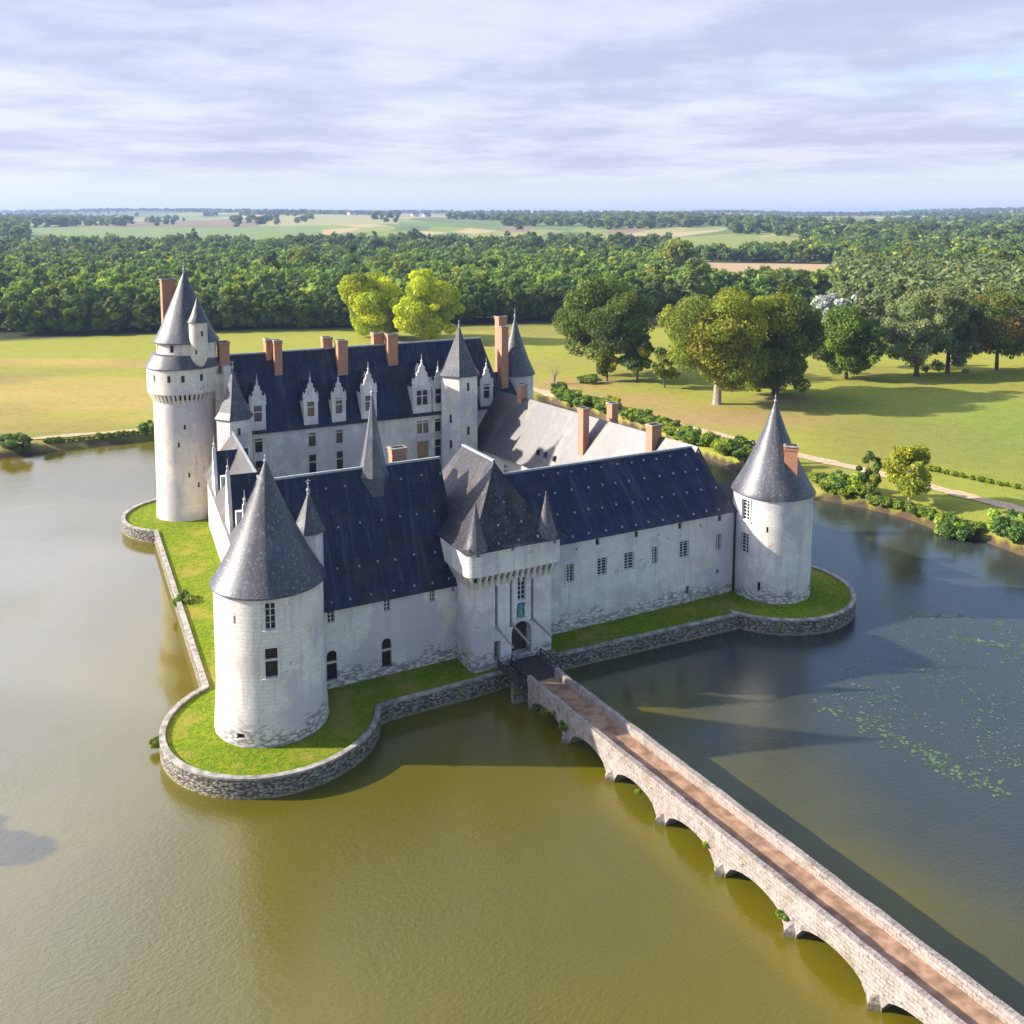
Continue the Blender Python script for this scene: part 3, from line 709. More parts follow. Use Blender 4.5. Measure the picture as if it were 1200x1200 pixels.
# ------------------------------------------------------------------ terrace
def arc(cx, cy, r, a0, a1, n): return [(cx+r*math.cos(R(a0+(a1-a0)*i/n)), cy+r*math.sin(R(a0+(a1-a0)*i/n))) for i in range(n+1)]
outer = arc(0,-.2,9.45,118,342,44) + [(10.2,-2.95),(19.0,-2.85),(28.6,-2.15),(40,-2.6),(51.4,-3.2)] + arc(60.4,1.2,9.7,204,405,40) + [(66.5,20),(64.5,62)] + arc(60.4,66.6,8.0,-20,120,14) + [(30,74.5)] + arc(3.1,64.5,9.3,75,232,28)
def inset(pts, d):
    n = len(pts); out = []
    for i in range(n):
        p0, p1, p2 = Vector(pts[i-1]), Vector(pts[i]), Vector(pts[(i+1)%n])
        a = (p1-p0).normalized(); b = (p2-p1).normalized(); na = Vector((-a.y,a.x)); nb = Vector((-b.y,b.x))
        m = (na+nb); m = m/max(.5, m.length_squared)*2 if m.length > .1 else na
        out.append(tuple(p1+m*d*.5*1.0 if False else p1+m*d/ max(1.0, 1.0)))
    return out
def ring(mb, pts, d0, d1, z0, z1, mat=0):
    a, b = inset(pts, d0), inset(pts, d1); n = len(pts)
    vs = [(x,y,z0) for x,y in a]+[(x,y,z1) for x,y in a]+[(x,y,z1) for x,y in b]+[(x,y,z0) for x,y in b]
    fs = []
    for i in range(n):
        j = (i+1)%n
        fs += [(i,j,n+j,n+i),(n+i,n+j,2*n+j,2*n+i),(2*n+i,2*n+j,3*n+j,3*n+i)]
    mb.add(vs, fs, mat)
mb = MB(); ring(mb, outer, -.12, .33, -2.2, 1.60)
rw = put('retaining_wall', mb, ['rubble']); tag(rw, 'rubble stone retaining wall rising from the moat around the castle terrace', 'wall')
mb = MB(); ring(mb, outer, -.15, .36, 1.602, 1.78); put('coping', mb, ['coping'], rw)
mb = MB(); pin = inset(outer, .32); mb.add([(x,y,TZ) for x,y in pin], [tuple(range(len(pin)))])
tl = put('terrace_lawn', mb, ['grass']); tag(tl, kind='structure')

# ------------------------------------------------------------------ bridge
BO = at(24.05, -7.0, 0, R(2.6)); BL = 78.0
mb = MB(); hw = 1.72; sp = 6.5; zt = 2.26
prof = []
for k in range(12):
    y0 = -k*sp; a, b = y0-.55, y0-sp+.55
    # spandrel with a segmental arch
    pts = [(y0,-2.0),(a,-2.0),(a,.25)]
    for i in range(1, 12):
        t = i/12; pts.append((a+(b-a)*t, .25+1.25*(1-(2*t-1)**2)**.5))
    pts += [(b,.25),(b,-2.0),(y0-sp,-2.0),(y0-sp,zt),(y0,zt)]
    n = len(pts)
    vs = [(-hw,y,z) for y,z in pts]+[(hw,y,z) for y,z in pts]
    mb.add(vs, [tuple(range(n)), tuple(range(2*n-1,n-1,-1))]+[(i,n+i,n+(i+1)%n,(i+1)%n) for i in range(n-1)])
br_ = put('stone_bridge', mb, ['bridge'], None, BO, smooth=False)
tag(br_, 'long pale stone bridge with low arches crossing the moat to the gatehouse', 'bridge')
rng = np.random.default_rng(3)
for sx in (-1, 1):
    mb = MB(); y = .05; x0, x1 = (-hw-.04,-hw+.42) if sx < 0 else (hw-.42,hw+.04)
    N = 66
    xs = [(x0+rng.normal(0,.012), x1+rng.normal(0,.015)) for _ in range(N+1)]; zz = [3.10+rng.normal(0,.022) for _ in range(N+1)]
    zz[0] = 3.22
    vs = []
    for i in range(N+1):
        yy = .05-BL*i/N; a, b = xs[i]; vs += [(a,yy,2.264),(a,yy,zz[i]),(b,yy,zz[i]-.02),(b,yy,2.264)]
    fs = []
    for i in range(N):
        o = i*4; q = o+4; fs += [(o,o+1,q+1,q),(o+1,o+2,q+2,q+1),(o+2,o+3,q+3,q+2),(o+3,o,q,q+3)]
    fs += [(0,3,2,1),(N*4,N*4+1,N*4+2,N*4+3)]
    mb.add(vs, fs); put('parapet', mb, ['bridge'], br_, BO)
mb = MB(); NS = 60
vs, fs = [], []
for i in range(NS+1):
    yy = -BL*i/NS
    for x, z in ((-hw+.43,2.30),(-.55,2.36),(.45,2.36),(hw-.43,2.31)): vs.append((x, yy, z+rng.normal(0,.008)))
for i in range(NS):
    for k in range(3): o = i*4+k; fs.append((o+4,o+5,o+1,o))
mb.add(vs, fs); put('roadway', mb, ['road'], br_, BO)
for k in range(1, 12):
    y = -k*sp
    for s in (-1, 1):
        mb = MB()
        mb.hexa([(s*hw*.99,y-.5*s,-2),(s*(hw+.62),y,-2),(s*hw*.99,y+.5*s,-2)][::-s], [(s*hw*.99,y-.5*s,.45),(s*(hw+.55),y,.42),(s*hw*.99,y+.5*s,.45)][::-s])
        mb.hexa([(s*hw*.99,y-.5*s,.45),(s*(hw+.55),y,.42),(s*hw*.99,y+.5*s,.45)][::-s], [(s*hw*.99,y-.3*s,.95),(s*(hw+.06),y,.95),(s*hw*.99,y+.3*s,.95)][::-s])
        put('cutwater', mb, ['bridge'], br_, BO, smooth=False)

rng = np.random.default_rng(8)
BPL = [(-3.1,.9,.5),(-4.6,1.5,.4),(-6.3,1.0,.6),(-16.8,.8,.35),(-24.6,1.2,.3),(-31.9,.7,.5),(-44.5,.9,.7),(-46.5,1.3,.5)]
# drawbridge
DB = link('drawbridge', None, None, at(24.6, -4.2, 2.2)); tag(DB, 'dark timber drawbridge deck with lifting beams between stone bridge and gate', 'drawbridge')
mb = MB()
for i in range(18): mb.box(23.0,26.15,-6.95+i*.275,-6.95+i*.275+.262,2.16,2.26)
for x in (23.2,25.9): mb.box(x-.1,x+.1,-6.95,-2.0,1.9,2.155)
put('deck', mb, ['timber'], DB)
for x in (22.95, 26.2):
    mb = MB()
    for y in (-6.6,-4.6,-2.7): mb.box(x-.05,x+.05,y-.05,y+.05,2.1,3.25)
    for z in (2.65, 3.2): mb.box(x-.03,x+.03,-6.6,-2.6,z,z+.07)
    put('railing', mb, ['timber'], DB)
for x, y1, z1 in ((21.96,-4.6,5.0),(23.61,-4.9,5.15),(26.03,-4.9,5.35)):
    mb = MB(); mb.tube([(x,-.95,5.85),(x+.12,y1,z1)],[.13,.11],6); put('lifting_beam', mb, ['timberpale'], DB)
mb = MB(); mb.box(21.6,22.6,-6.6,-2.2,2.05,2.15); mb.box(21.6,21.68,-6.6,-2.2,2.15,2.9); put('footbridge', mb, ['timber'], DB)
mb = MB(); mb.prism([(21.5,-5.9),(26.3,-5.9),(26.3,-5.2),(21.5,-5.2)], -2, 1.88); put('trestle_pier', mb, ['rubble'], DB)

# ------------------------------------------------------------------ terrain
LAKE = [(-420,20),(-260,95),(-150,150),(-98,175.3),(-90,180.5),(-84,184.5),(-74,190.3),(-55,203),(-25,225),(8.5,231.5),(20,211.5),(29,195),(36.2,177.2),(41,168),(50,150),(55.7,145.5),(60.4,140.4),(63,134.5),(67,131),(70,124),(88,100),(120,70),(150,30),(120,5),(60,24),(38,30),(30,26),(36,10),(60,-60),(40,-150),(-300,-150),(-250,-20),(-90,52),(-66,62),(-54,66),(-53,72),(-66,78),(-100,72),(-200,40)]
LAKE = LAKE[:30] + [(-300,-150),(-420,-40)]
def sdist(px, py, poly):
    P = np.array(poly, float); n = len(P); d = np.full(px.shape, 1e18); inside = np.zeros(px.shape, bool)
    for i in range(n):
        a, b = P[i], P[(i+1)%n]; e = b-a; wx, wy = px-a[0], py-a[1]
        t = np.clip((wx*e[0]+wy*e[1])/(e@e), 0, 1); d = np.minimum(d, (wx-e[0]*t)**2+(wy-e[1]*t)**2)
        c = ((a[1] <= py) & (b[1] > py)) | ((b[1] <= py) & (a[1] > py))
        with np.errstate(divide='ignore', invalid='ignore'):
            xi = a[0]+(py-a[1])*e[0]/e[1] if e[1] != 0 else np.full(px.shape, 1e18)
        inside ^= c & (px < xi)
    d = np.sqrt(d); return np.where(inside, -d, d)
ISLET = [(-80,60),(-60,64),(-57,70),(-60,76),(-80,80),(-120,74),(-120,60)]
def smooth(t): t = np.clip(t, 0, 1); return t*t*(3-2*t)
def fbm(x, y, s):
    return (np.sin(x*s+1.3*np.sin(y*s*.7+.5))+.6*np.sin(y*s*1.7+1.1*np.sin(x*s*1.3+2.))+.4*np.sin((x+y)*s*2.3+1.7)+.3*np.sin((x-y)*s*3.7+.9))/2.3
def height(X, Y):
    r = np.hypot(X, Y); az = np.arctan2(X, Y)
    base = np.interp(r, [0,800,1000,1300,2000,3000,4500,6500,9000,16000], [0,0,2,9,20,29,36,42,45,40])
    hill = smooth((r-900)/2500)*(9*np.sin(az*7+.8+r*.0004)+6*np.sin(az*19+r*.0016))*np.clip(r/4000, .35, 1)
    hill += 17*smooth((r-3500)/2500)*(np.exp(-((az-.22)/.07)**2)+np.exp(-((az-.46)/.09)**2)+.7*np.exp(-((az+.36)/.12)**2))
    sd = np.where(r < 900, sdist(X, Y, LAKE), 900); si = np.where(r < 300, sdist(X, Y, ISLET), 900)
    sd = np.maximum(sd, -si)
    bank = np.interp(sd, [-4,-.6,.5,2.0,8], [-1.8,-.7,.75,1.25,1.6])
    return np.where(sd < 8, bank, 1.6) + (.25*fbm(X, Y, .05))*(sd > 8)*smooth((sd-8)/20) + base + np.where(r > 900, hill, 0)
def hsh(a, b): return np.abs(np.sin(a*127.1+b*311.7)*43758.5453) % 1.0
def ground_col(X, Y):
    r = np.hypot(X, Y); az = np.arctan2(X, Y)
    c = np.zeros(X.shape+(3,)); c[:] = (0.275, 0.275, 0.040)
    n = fbm(X, Y, .03); n2 = fbm(X*.22, Y, .085)+.5*fbm(X*.12, Y, .35)
    k = smooth((n2-.15)/.5)[..., None]*.75*(X < 0)[..., None]; c = c*(1-k)+np.array((0.42,0.29,0.085))*k       # dry bands, left lawn
    k = (smooth((Y+10*n-196)/14)*smooth((266+9*n2-Y)/14)*smooth((-48-X)/18)*np.clip(.62+.5*n2, .15, 1))[..., None]; c = c*(1-k)+np.array((0.44,0.285,0.105))*k
    k = smooth((n-.2)/.5)[..., None]*.5; c = c*(1-k)+np.array((0.20,0.155,0.06))*k
    k = (smooth((X-55)/60)*smooth((260-Y)/60))[..., None]*.75; c = c*(1-k)+np.array((0.155,0.215,0.040))*k       # greener meadow on the right
    for (cx, cy, rx, ry) in ((45,205,26,14),(14,246,16,9),(66,226,9,5),(28,225,14,9)):
        k = np.exp(-(((X-cx)/rx)**2+((Y-cy)/ry)**2)**1.5)[..., None]*.8; c = c*(1-k)+np.array((0.34,0.215,0.10))*k
    sd = np.where(r < 900, sdist(X, Y, LAKE), 900)
    k = (sd < .9)[..., None]; c = np.where(k, np.array((0.07,0.05,0.035)), c)
    # floor of the woods
    k = smooth((r-372)/12)[..., None]; c = c*(1-k)+np.array((0.035,0.045,0.015))*k
    k = ((az > .18) & (az < .345) & (r > 620) & (r < 880))[..., None]; c = np.where(k, np.array((0.42,0.29,0.17)), c)
    far = r > 900
    la = np.floor(az*26+.8*np.sin(np.log(np.maximum(r,1))*9)); lr = np.floor(np.log(np.maximum(r, 1))*6.5+1.2*np.sin(az*13))
    pal = np.array([(.20,.25,.06),(.13,.20,.06),(.33,.30,.10),(.42,.32,.17),(.24,.26,.08),(.25,.17,.11),(.11,.16,.05)])
    f = pal[(hsh(la, lr)*7).astype(int) % 7]
    c = np.where(far[..., None], f, c)
    k = ((az > -.475) & (az < -.20) & (r > 1180) & (r < 2000))[..., None]; c = np.where(k, np.array((.17,.235,.075)), c)
    k = ((az > .15) & (az < .31) & (r > 1120) & (r < 1450))[..., None]; c = np.where(k, np.array((.22,.25,.075)), c)
    k = ((az > -.33) & (az < -.12) & (r > 2100) & (r < 3400))[..., None]; c = np.where(k, np.array((.31,.29,.12)), c)
    k = ((az > -.40) & (az < -.26) & (r > 2100) & (r < 3300))[..., None]; c = np.where(k, np.array((.21,.16,.10)), c)
    return c
azs = np.concatenate([np.arange(-180,-44,4), np.arange(-44,-36,1), np.arange(-36,36,.24), np.arange(36,44,1), np.arange(44,180,4)])*math.pi/180
rs = np.concatenate([[2,15,30], 40*np.exp(np.arange(0, 640)*.0094)])
NA, NR = len(azs), len(rs)
AZ, RR = np.meshgrid(azs, rs); X, Y = RR*np.sin(AZ), RR*np.cos(AZ)
Hh = height(X, Y); gx, gy = L(X, Y)
Cg = ground_col(X, Y)
def np_mesh(name, V, F, mat, C=None, smooth_=False):
    me = bpy.data.meshes.new(name); nf, k = F.shape
    me.vertices.add(len(V)); me.vertices.foreach_set('co', np.ascontiguousarray(V, np.float32).ravel())
    me.loops.add(nf*k); me.loops.foreach_set('vertex_index', np.ascontiguousarray(F, np.int32).ravel())
    me.polygons.add(nf); me.polygons.foreach_set('loop_start', np.arange(0, nf*k, k, dtype=np.int32))
    try: me.polygons.foreach_set('loop_total', np.full(nf, k, dtype=np.int32))
    except Exception: pass
    for m in (mat if isinstance(mat, list) else [mat]): me.materials.append(M[m])
    if C is not None:
        at_ = me.color_attributes.new('col', 'FLOAT_COLOR', 'POINT')
        at_.data.foreach_set('color', np.concatenate([C, np.ones((len(C),1))], 1).astype(np.float32).ravel())
    if smooth_: me.polygons.foreach_set('use_smooth', np.ones(nf, bool))
    me.update(calc_edges=True); me.validate(); return me
idx = np.arange(NR*NA).reshape(NR, NA); nx = np.roll(idx, -1, axis=1)
F = np.stack([idx[:-1].ravel(), idx[1:].ravel(), nx[1:].ravel(), nx[:-1].ravel()], 1)[:, ::-1]
g_ = link('ground', np_mesh('ground', np.stack([gx.ravel(), gy.ravel(), Hh.ravel()], 1), F, 'ground', Cg.reshape(-1,3), True)); tag(g_, kind='structure')
wv = [L(x, y) for x, y in ((-600,-400),(420,-400),(420,300),(-600,300))]
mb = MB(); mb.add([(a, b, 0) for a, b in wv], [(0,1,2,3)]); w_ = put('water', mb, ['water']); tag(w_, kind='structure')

def ribbon(name, pts, w, mat, dz):
    P = []
    for i in range(len(pts)-1):
        for k in range(8): t = k/8; P.append((pts[i][0]*(1-t)+pts[i+1][0]*t, pts[i][1]*(1-t)+pts[i+1][1]*t))
    P.append(pts[-1]); vs, fs = [], []
    for i, p in enumerate(P):
        a = Vector(P[max(0,i-1)]); b = Vector(P[min(len(P)-1,i+1)]); d = (b-a).normalized(); nn = Vector((-d.y, d.x))
        ww_ = w*(1+.18*math.sin(i*.9)+.1*math.sin(i*2.3))
        for s in (-1, -.33, .33, 1):
            q = Vector(p)+nn*ww_*.5*s; h = float(height(np.array([q.x]), np.array([q.y]))[0]); x, y = L(q.x, q.y); vs.append((float(x), float(y), h+dz))
    for i in range(len(P)-1):
        for k in range(3): o = i*4+k; fs.append((o, o+1, o+5, o+4))
    mb = MB(); mb.add(vs, fs); o = put(name, mb, [mat]); tag(o, kind='structure'); return o
ribbon('path', [(-6,252),(3,241.5),(8.6,235.2),(18.4,222.2),(26.8,208.9),(36.3,195.8),(45.8,183),(55.8,168.9),(62.8,160.6),(68.7,151.8),(73,145.8),(77.6,139.4),(90,124),(120,95)], 3.0, 'gravel', .12)
ribbon('path', [(-150,158),(-120,174),(-101,182.6),(-88.5,188.9),(-75,194.6),(-55,208),(-25,231)], 1.8, 'gravel', .12)

# ------------------------------------------------------------------ vegetation
def quads(rng, P, Nrm, size, spin=True):
    n = len(P)
    r = rng.normal(size=(n,3)); t = np.cross(Nrm, r); t /= np.linalg.norm(t, axis=1, keepdims=True)+1e-9
    b = np.cross(Nrm, t); s = (size*rng.uniform(.6, 1.25, n))[:, None] if np.isscalar(size) else (size*rng.uniform(.6,1.25,n))[:, None]
    asp = rng.uniform(.55, 1.0, n)[:, None]
    bend = Nrm*s*.18
    return np.stack([P-t*s-b*s*asp*.4, P+t*s*.2-b*s*asp+bend, P+t*s+b*s*asp*.4, P-t*s*.2+b*s*asp+bend], 1)
def crown(seed, h, rx, z0, n, size, cols, lumps=36, shape='round', open_=0.25, lumpr=(.22,.42), tilt=.75):
    """leaf clumps spread over many overlapping boughs; returns quads and colours"""
    rng = np.random.default_rng(seed); Ls = []
    zc = (z0+h)/2; rz = (h-z0)/2
    for i in range(lumps):
        for _ in range(40):
            d = rng.normal(size=3); d /= np.linalg.norm(d); q = d*rng.uniform(.25, 1)**.45*(1.22 if i % 5 == 0 else 1.0)
            if shape == 'cone':
                t = (q[2]+1)/2; w = (1-t)**.8*1.15+.08
                if abs(np.hypot(q[0], q[1])) < w: break
            elif shape == 'dome':
                if q[2] > -.75 or np.hypot(q[0], q[1]) < .5: break
            else: break
        lr = rng.uniform(*lumpr)*rx*(.62 if i % 5 == 0 else 1.0)
        s = max(.3, 1-lr/rx*.75)
        Ls.append((q[0]*rx*s, q[1]*rx*s, zc+q[2]*rz*max(.3, 1-lr/rz*.75), lr, lr*rng.uniform(.62,.95), rng.uniform(.75,1.25), rng.integers(len(cols))))
    Ls = np.array(Ls); w = Ls[:,3]**2; k = rng.choice(len(Ls), n, p=w/w.sum())
    d = rng.normal(size=(n,3)); d /= np.linalg.norm(d, axis=1, keepdims=True)
    rad = 1-np.abs(rng.normal(0, open_, n)); rad = np.clip(rad, .15, 1.12)
    P = Ls[k,:3]+d*np.stack([Ls[k,3],Ls[k,3],Ls[k,4]],1)*rad[:,None]
    N = d*tilt+rng.normal(size=(n,3))*.55+np.array((0,0,.25)); N /= np.linalg.norm(N, axis=1, keepdims=True)
    Q = quads(rng, P, N, size)
    ca = np.array(cols)[Ls[k,6].astype(int)]
    C = ca*Ls[k,5][:,None]*rng.uniform(.7, 1.35, (n,1))
    return Q, np.clip(C*1.85, 0, .8)
def to_mesh(name, Q, C, mat='leaf'):
    n = len(Q); V = Q.reshape(-1,3); return np_mesh(name, V, np.arange(n*4).reshape(n,4), mat, np.repeat(C, 4, 0))
def trunk_mb(seed, h, r, rx, z0, limbs=9):
    rd = random.Random(seed); mb = MB(); top = h*.82
    lean = (rd.uniform(-.04,.04)*h, rd.uniform(-.04,.04)*h)
    ax = lambda t: (lean[0]*t*t, lean[1]*t*t, top*t-.4)
    mb.tube([ax(t) for t in (0,.04,.15,.35,.6,.8,1)], [r*1.5,r*1.1,r,r*.8,r*.5,r*.28,r*.08], 9)
    for i in range(limbs):
        t = rd.uniform(max(.34, z0/top*.9), .75); a = i*2.4+rd.uniform(-.4,.4); p = Vector(ax(t)); ln = rx*rd.uniform(.4,.62)*(1-.45*t)
        d = Vector((math.cos(a), math.sin(a), rd.uniform(.25,.6)))
        mb.tube([p, p+d*ln*.35, p+d*ln*.7+Vector((0,0,ln*.06)), p+d*ln+Vector((0,0,ln*.15))], [r*.42*(1-t*.5), r*.3*(1-t*.5), r*.18, r*.05], 6)
    return mb
def pt(X, Y):
    x, y = L(X, Y); return float(x), float(y), float(height(np.array([X]), np.array([Y]))[0])
def tree(name, label, cat, X, Y, seed, h, rx, z0, n, size, cols, group=None, bark='bark', r=None, rot=0.0, **kw):
    Q, C = crown(seed, h, rx, z0, n, size, cols, **kw)
    o = link(name, None, None, at(*pt(X, Y), rot)); tag(o, label, cat, group)
    c = bpy.data.objects.new('crown', to_mesh('crown', Q, C)); COL.objects.link(c); c.parent = o
    t = bpy.data.objects.new('trunk', trunk_mb(seed, h, r or h*.022, rx, z0).mesh('trunk', [bark])); COL.objects.link(t); t.parent = o
    return o
DK = [(.046,.072,.013),(.066,.094,.014),(.092,.115,.016)]
OK_ = [(.138,.158,.011),(.178,.178,.011),(.102,.13,.013)]
YL = [(.32,.335,.006),(.40,.375,.006),(.26,.30,.010)]
GM = [(.062,.100,.020),(.085,.125,.022),(.050,.085,.02)]
GP_ = [(.120,.150,.058),(.140,.160,.06),(.10,.135,.05)]
YG = [(.14,.165,.018),(.18,.185,.02),(.11,.145,.022)]
AU = [(.12,.085,.016),(.16,.105,.016),(.065,.075,.018)]
tree('broadleaf_tree','big dark green round tree at the left of the park clump, behind the main house','tree', 25.6,258,11,28.5,14.6,1.2,40000,.36,DK+GM[:1],lumps=60,r=.8)
tree('conical_tree','small cone shaped tree in front of the big dark round tree','tree', 25.6,249.5,12,12.6,3.6,1.2,3000,.42,OK_,shape='cone',lumps=24)
tree('broadleaf_tree','rounded mid green small tree between the big dark tree and the spreading oak','tree', 33.6,248.5,13,14.5,5.3,1.4,4200,.45,OK_+GM,lumps=26)
tree('broadleaf_tree','little bright yellow green tree at the left foot of the spreading oak','tree', 39.5,240,14,11,4.1,2.0,3000,.4,YG,lumps=22)
tree('oak_tree','great spreading oak turning yellow with a bare pale trunk on the lawn','tree', 48.8,220,15,28.5,14.2,3.6,52000,.33,OK_+[(.165,.155,.012)],lumps=64,bark='barkpale',r=.95,open_=.3)
tree('oak_tree','dark green oak leaning on the right side of the spreading yellow oak','tree', 66,232,16,28,12.4,.8,42000,.33,GM+DK+OK_[:1],lumps=50,r=.8)
tree('broadleaf_tree','bright dark green tree with uneven crown standing alone beside the oaks','tree', 92,255,17,21,10.5,.8,26000,.34,[(.065,.105,.012),(.085,.12,.013),(.045,.075,.012)],lumps=40)
tree('willow_tree','silvery grey topped tree rising behind the lone dark green tree','tree', 95,275,18,25,6.5,9,4500,.6,[(.26,.28,.25),(.20,.23,.18),(.30,.31,.29)],lumps=24)
tree('ash_tree','tall airy grey green tree with feathery crown at the right of the lawn','tree', 113,259,19,30,13,.4,30000,.34,GP_+[(.09,.11,.045)],lumps=60,lumpr=(.15,.3),open_=.4)
tree('ash_tree','second airy grey green tree standing just right of the tall feathery one','tree', 124,264,20,26,10.5,.4,22000,.34,[(.075,.10,.04),(.10,.12,.045)],lumps=50,lumpr=(.15,.3),open_=.4)
tree('oak_tree','dark oak with a rusty orange top near the right edge','tree', 140,268,21,24,12,1.6,22000,.34,DK+AU,lumps=44)
tree('oak_tree','dark green oak cut by the right edge of the picture','tree', 151,272,22,23,9.5,2.8,20000,.34,DK+GM,lumps=40)
tree('lime_tree','vivid yellow green tree standing left of its yellow neighbour behind the main house','tree', -50.5,339,23,28,13.2,-.8,36000,.42,YL+[(.16,.18,.02)],lumps=44)
tree('lime_tree','broader yellow green tree standing right of its yellow neighbour behind the main house','tree', -31,332,24,25,13.4,-.8,36000,.42,YL[:1]+[(.27,.29,.012),(.33,.32,.010)],lumps=44)
tree('poplar_tree','slim green young tree on the moat bank beside the small golden tree','tree', 57.0,146.2,25,8.6,2.1,.6,3000,.26,GM+YG[:1],lumps=20,shape='round')
tree('maple_tree','small golden yellow tree on the moat bank by the sandy path','tree', 61.6,141.8,26,10.8,4.2,1.5,11000,.21,[(.21,.20,.012),(.17,.175,.014),(.13,.15,.018)],lumps=34,bark='barkpale',shape='dome')
tree('broadleaf_tree','light green round topped tree rising above the wood behind the oaks','tree', 84,430,27,27,10,1.5,6000,.9,[(.13,.17,.035),(.10,.14,.035)],lumps=34)
tree('broadleaf_tree','sunlit yellow green tree crown above the wood, left of the light green round top','tree', 112,640,28,30,15,2,5000,1.3,YG,lumps=34)
tree('broadleaf_tree','sunlit yellow green crown standing out above the left wood','tree', -142,620,29,24,12,2,4500,1.2,YG,lumps=30)
tree('broadleaf_tree','wide dark green tree behind the oaks in front of the tan field','tree', 138,470,30,19,19,.5,11000,.8,DK,lumps=40)
tree('broadleaf_tree','small round tree beyond the frame shading the open water on the left','tree', -65,65.5,31,13,4.4,4,4500,.4,GM,lumps=26)

# sapling without leaves
mb = MB(); rd = random.Random(5)
for i in range(26):
    a = rd.uniform(0,6.3); s = rd.uniform(.2,.9); hh = rd.uniform(3,6)
    mb.tube([(0,0,0),(math.cos(a)*s*.6,math.sin(a)*s*.6,hh*.5),(math.cos(a)*s*2.4,math.sin(a)*s*2.4,hh)],[.09,.05,.015],5)
o = put('bare_shrub', mb, ['timberpale'], None, at(*pt(11.2,246))); tag(o, 'thin bare branched shrub on the dry lawn beside the path', 'shrub')

# bushes: three shared shapes, each copy its own object
BUSH = []
for i, (cols) in enumerate((GM+YG[:1], YG, DK+GM, [(.30,.25,.012),(.24,.22,.02)], OK_)):
    Q, C = crown(60+i, 1.25, 1.0, -.12, 2600, .088, cols, lumps=26, lumpr=(.2,.4)); BUSH.append(to_mesh('bush', Q, np.clip(C*(.95 if i in (1, 3) else 1.15)*np.array((.86,1,1)), 0, .8)))
def bush(k, X, Y, s, label, group=None, sz=1.0, z=None, sx=1.0):
    p = pt(X, Y); o = link('bush', BUSH[k], None, at(p[0], p[1], p[2] if z is None else z, X*3.1+Y) @ Matrix.Diagonal((s*sx, s, s*sz, 1))); tag(o, label, 'bush', group); return o
rng = np.random.default_rng(11)
east = [(8.5,232.5),(20,213),(29,196.5),(36.2,178.8),(41,169.5),(46,159),(50,152),(55.7,147)]
gl = 'low green bush in the row along the far bank behind the east range'
for i in range(len(east)-1):
    n = int(math.dist(east[i], east[i+1])/1.35)
    for k in range(n):
        t = (k+rng.uniform(.1,.9))/n; x = east[i][0]*(1-t)+east[i+1][0]*t; y = east[i][1]*(1-t)+east[i+1][1]*t
        if abs(x-22)<1.5: continue
        bush(int(rng.choice([0,1,1,4,4])), x+rng.uniform(0,3.4), y+rng.uniform(0,2.4), rng.uniform(.7,2.7), gl, 'bushes along the far bank', sz=rng.uniform(.6,1.25), sx=rng.uniform(.8,1.5))
bush(3, 23.2, 213.5, 2.7, 'vivid yellow bush among the green bushes behind the east range')
bush(2, 12, 236, 2.2, 'dark low bush beside the path at the start of the far bank')
gl2 = 'low bright green bush in the fringe along the bank below the golden tree'
for x, y, s in ((52.0,150.6,1.7),(53.8,148.4,1.3),(57.5,144.6,1.5),(58.6,143.6,1.3),(60.2,142.0,1.2),(61.6,139.6,1.6),(62.6,137.4,1.5),(64.2,135.3,1.4),(65.4,133.6,1.3),(67.2,131.9,1.3)):
    bush(1 if x > 56 else 4, x, y, s, gl2, 'bushes below the golden tree')
bush(0, 64.4, 132.0, 2.9, 'large round green bush on the bank, second from the right edge')
bush(0, 70.0, 126.8, 3.6, 'largest round green bush on the bank at the right edge')
bush(0, 44.5, 161.5, 2.4, 'broad green bush on the bank seen beside the right tower cone')
for k in range(20):
    t = k/19; bush(4, 72.5+18*t, 163-22*t+rng.uniform(-.5,.5), rng.uniform(.55,.9), 'small brownish shrub in the low hedge above the path', 'hedge shrubs above the path')
bush(2, -96.5, 178.5, 3.0, 'dark green bush on the left bank at the left edge', sx=1.6, sz=.8)
bush(0, -75.5, 191.5, 2.2, 'round green bush on the left bank beside the keep')
for k in range(22):
    t = k/21; bush(4, -92+17*t, 182-0+9.6*t+.4, rng.uniform(.5,1.0), 'scrubby low plant on the dark earth edge of the left bank', 'scrub on the left bank')
bush(1, 20.6, 246.5, 2.0, 'low green shrub at the foot of the big dark round tree', sx=1.8)
def tb(k, x, y, z, s, label, sz=1.0):
    o = link('bush', BUSH[k], None, at(x, y, z, x) @ Matrix.Diagonal((s, s, s*sz, 1))); tag(o, label, 'bush')
tb(1, -2.6, 30.5, .5, 1.5, 'bright green bush growing from the retaining wall of the west terrace', 1.1)
tb(1, -9.6, 2.0, .3, .7, 'small green weed on the outside of the round terrace wall')
tb(4, 6.0, 59.6, TZ, .9, 'small brown bush at the foot of the keep')

for y, z, sz in BPL:
    p = BO @ Vector((-1.78, y, z)); tb(1 if sz > .45 else 4, p.x, p.y, p.z, sz, 'small weed growing out of the joints on the sunny face of the bridge')
    bpy.context.scene.collection.objects[-1]['group'] = 'weeds on the bridge'
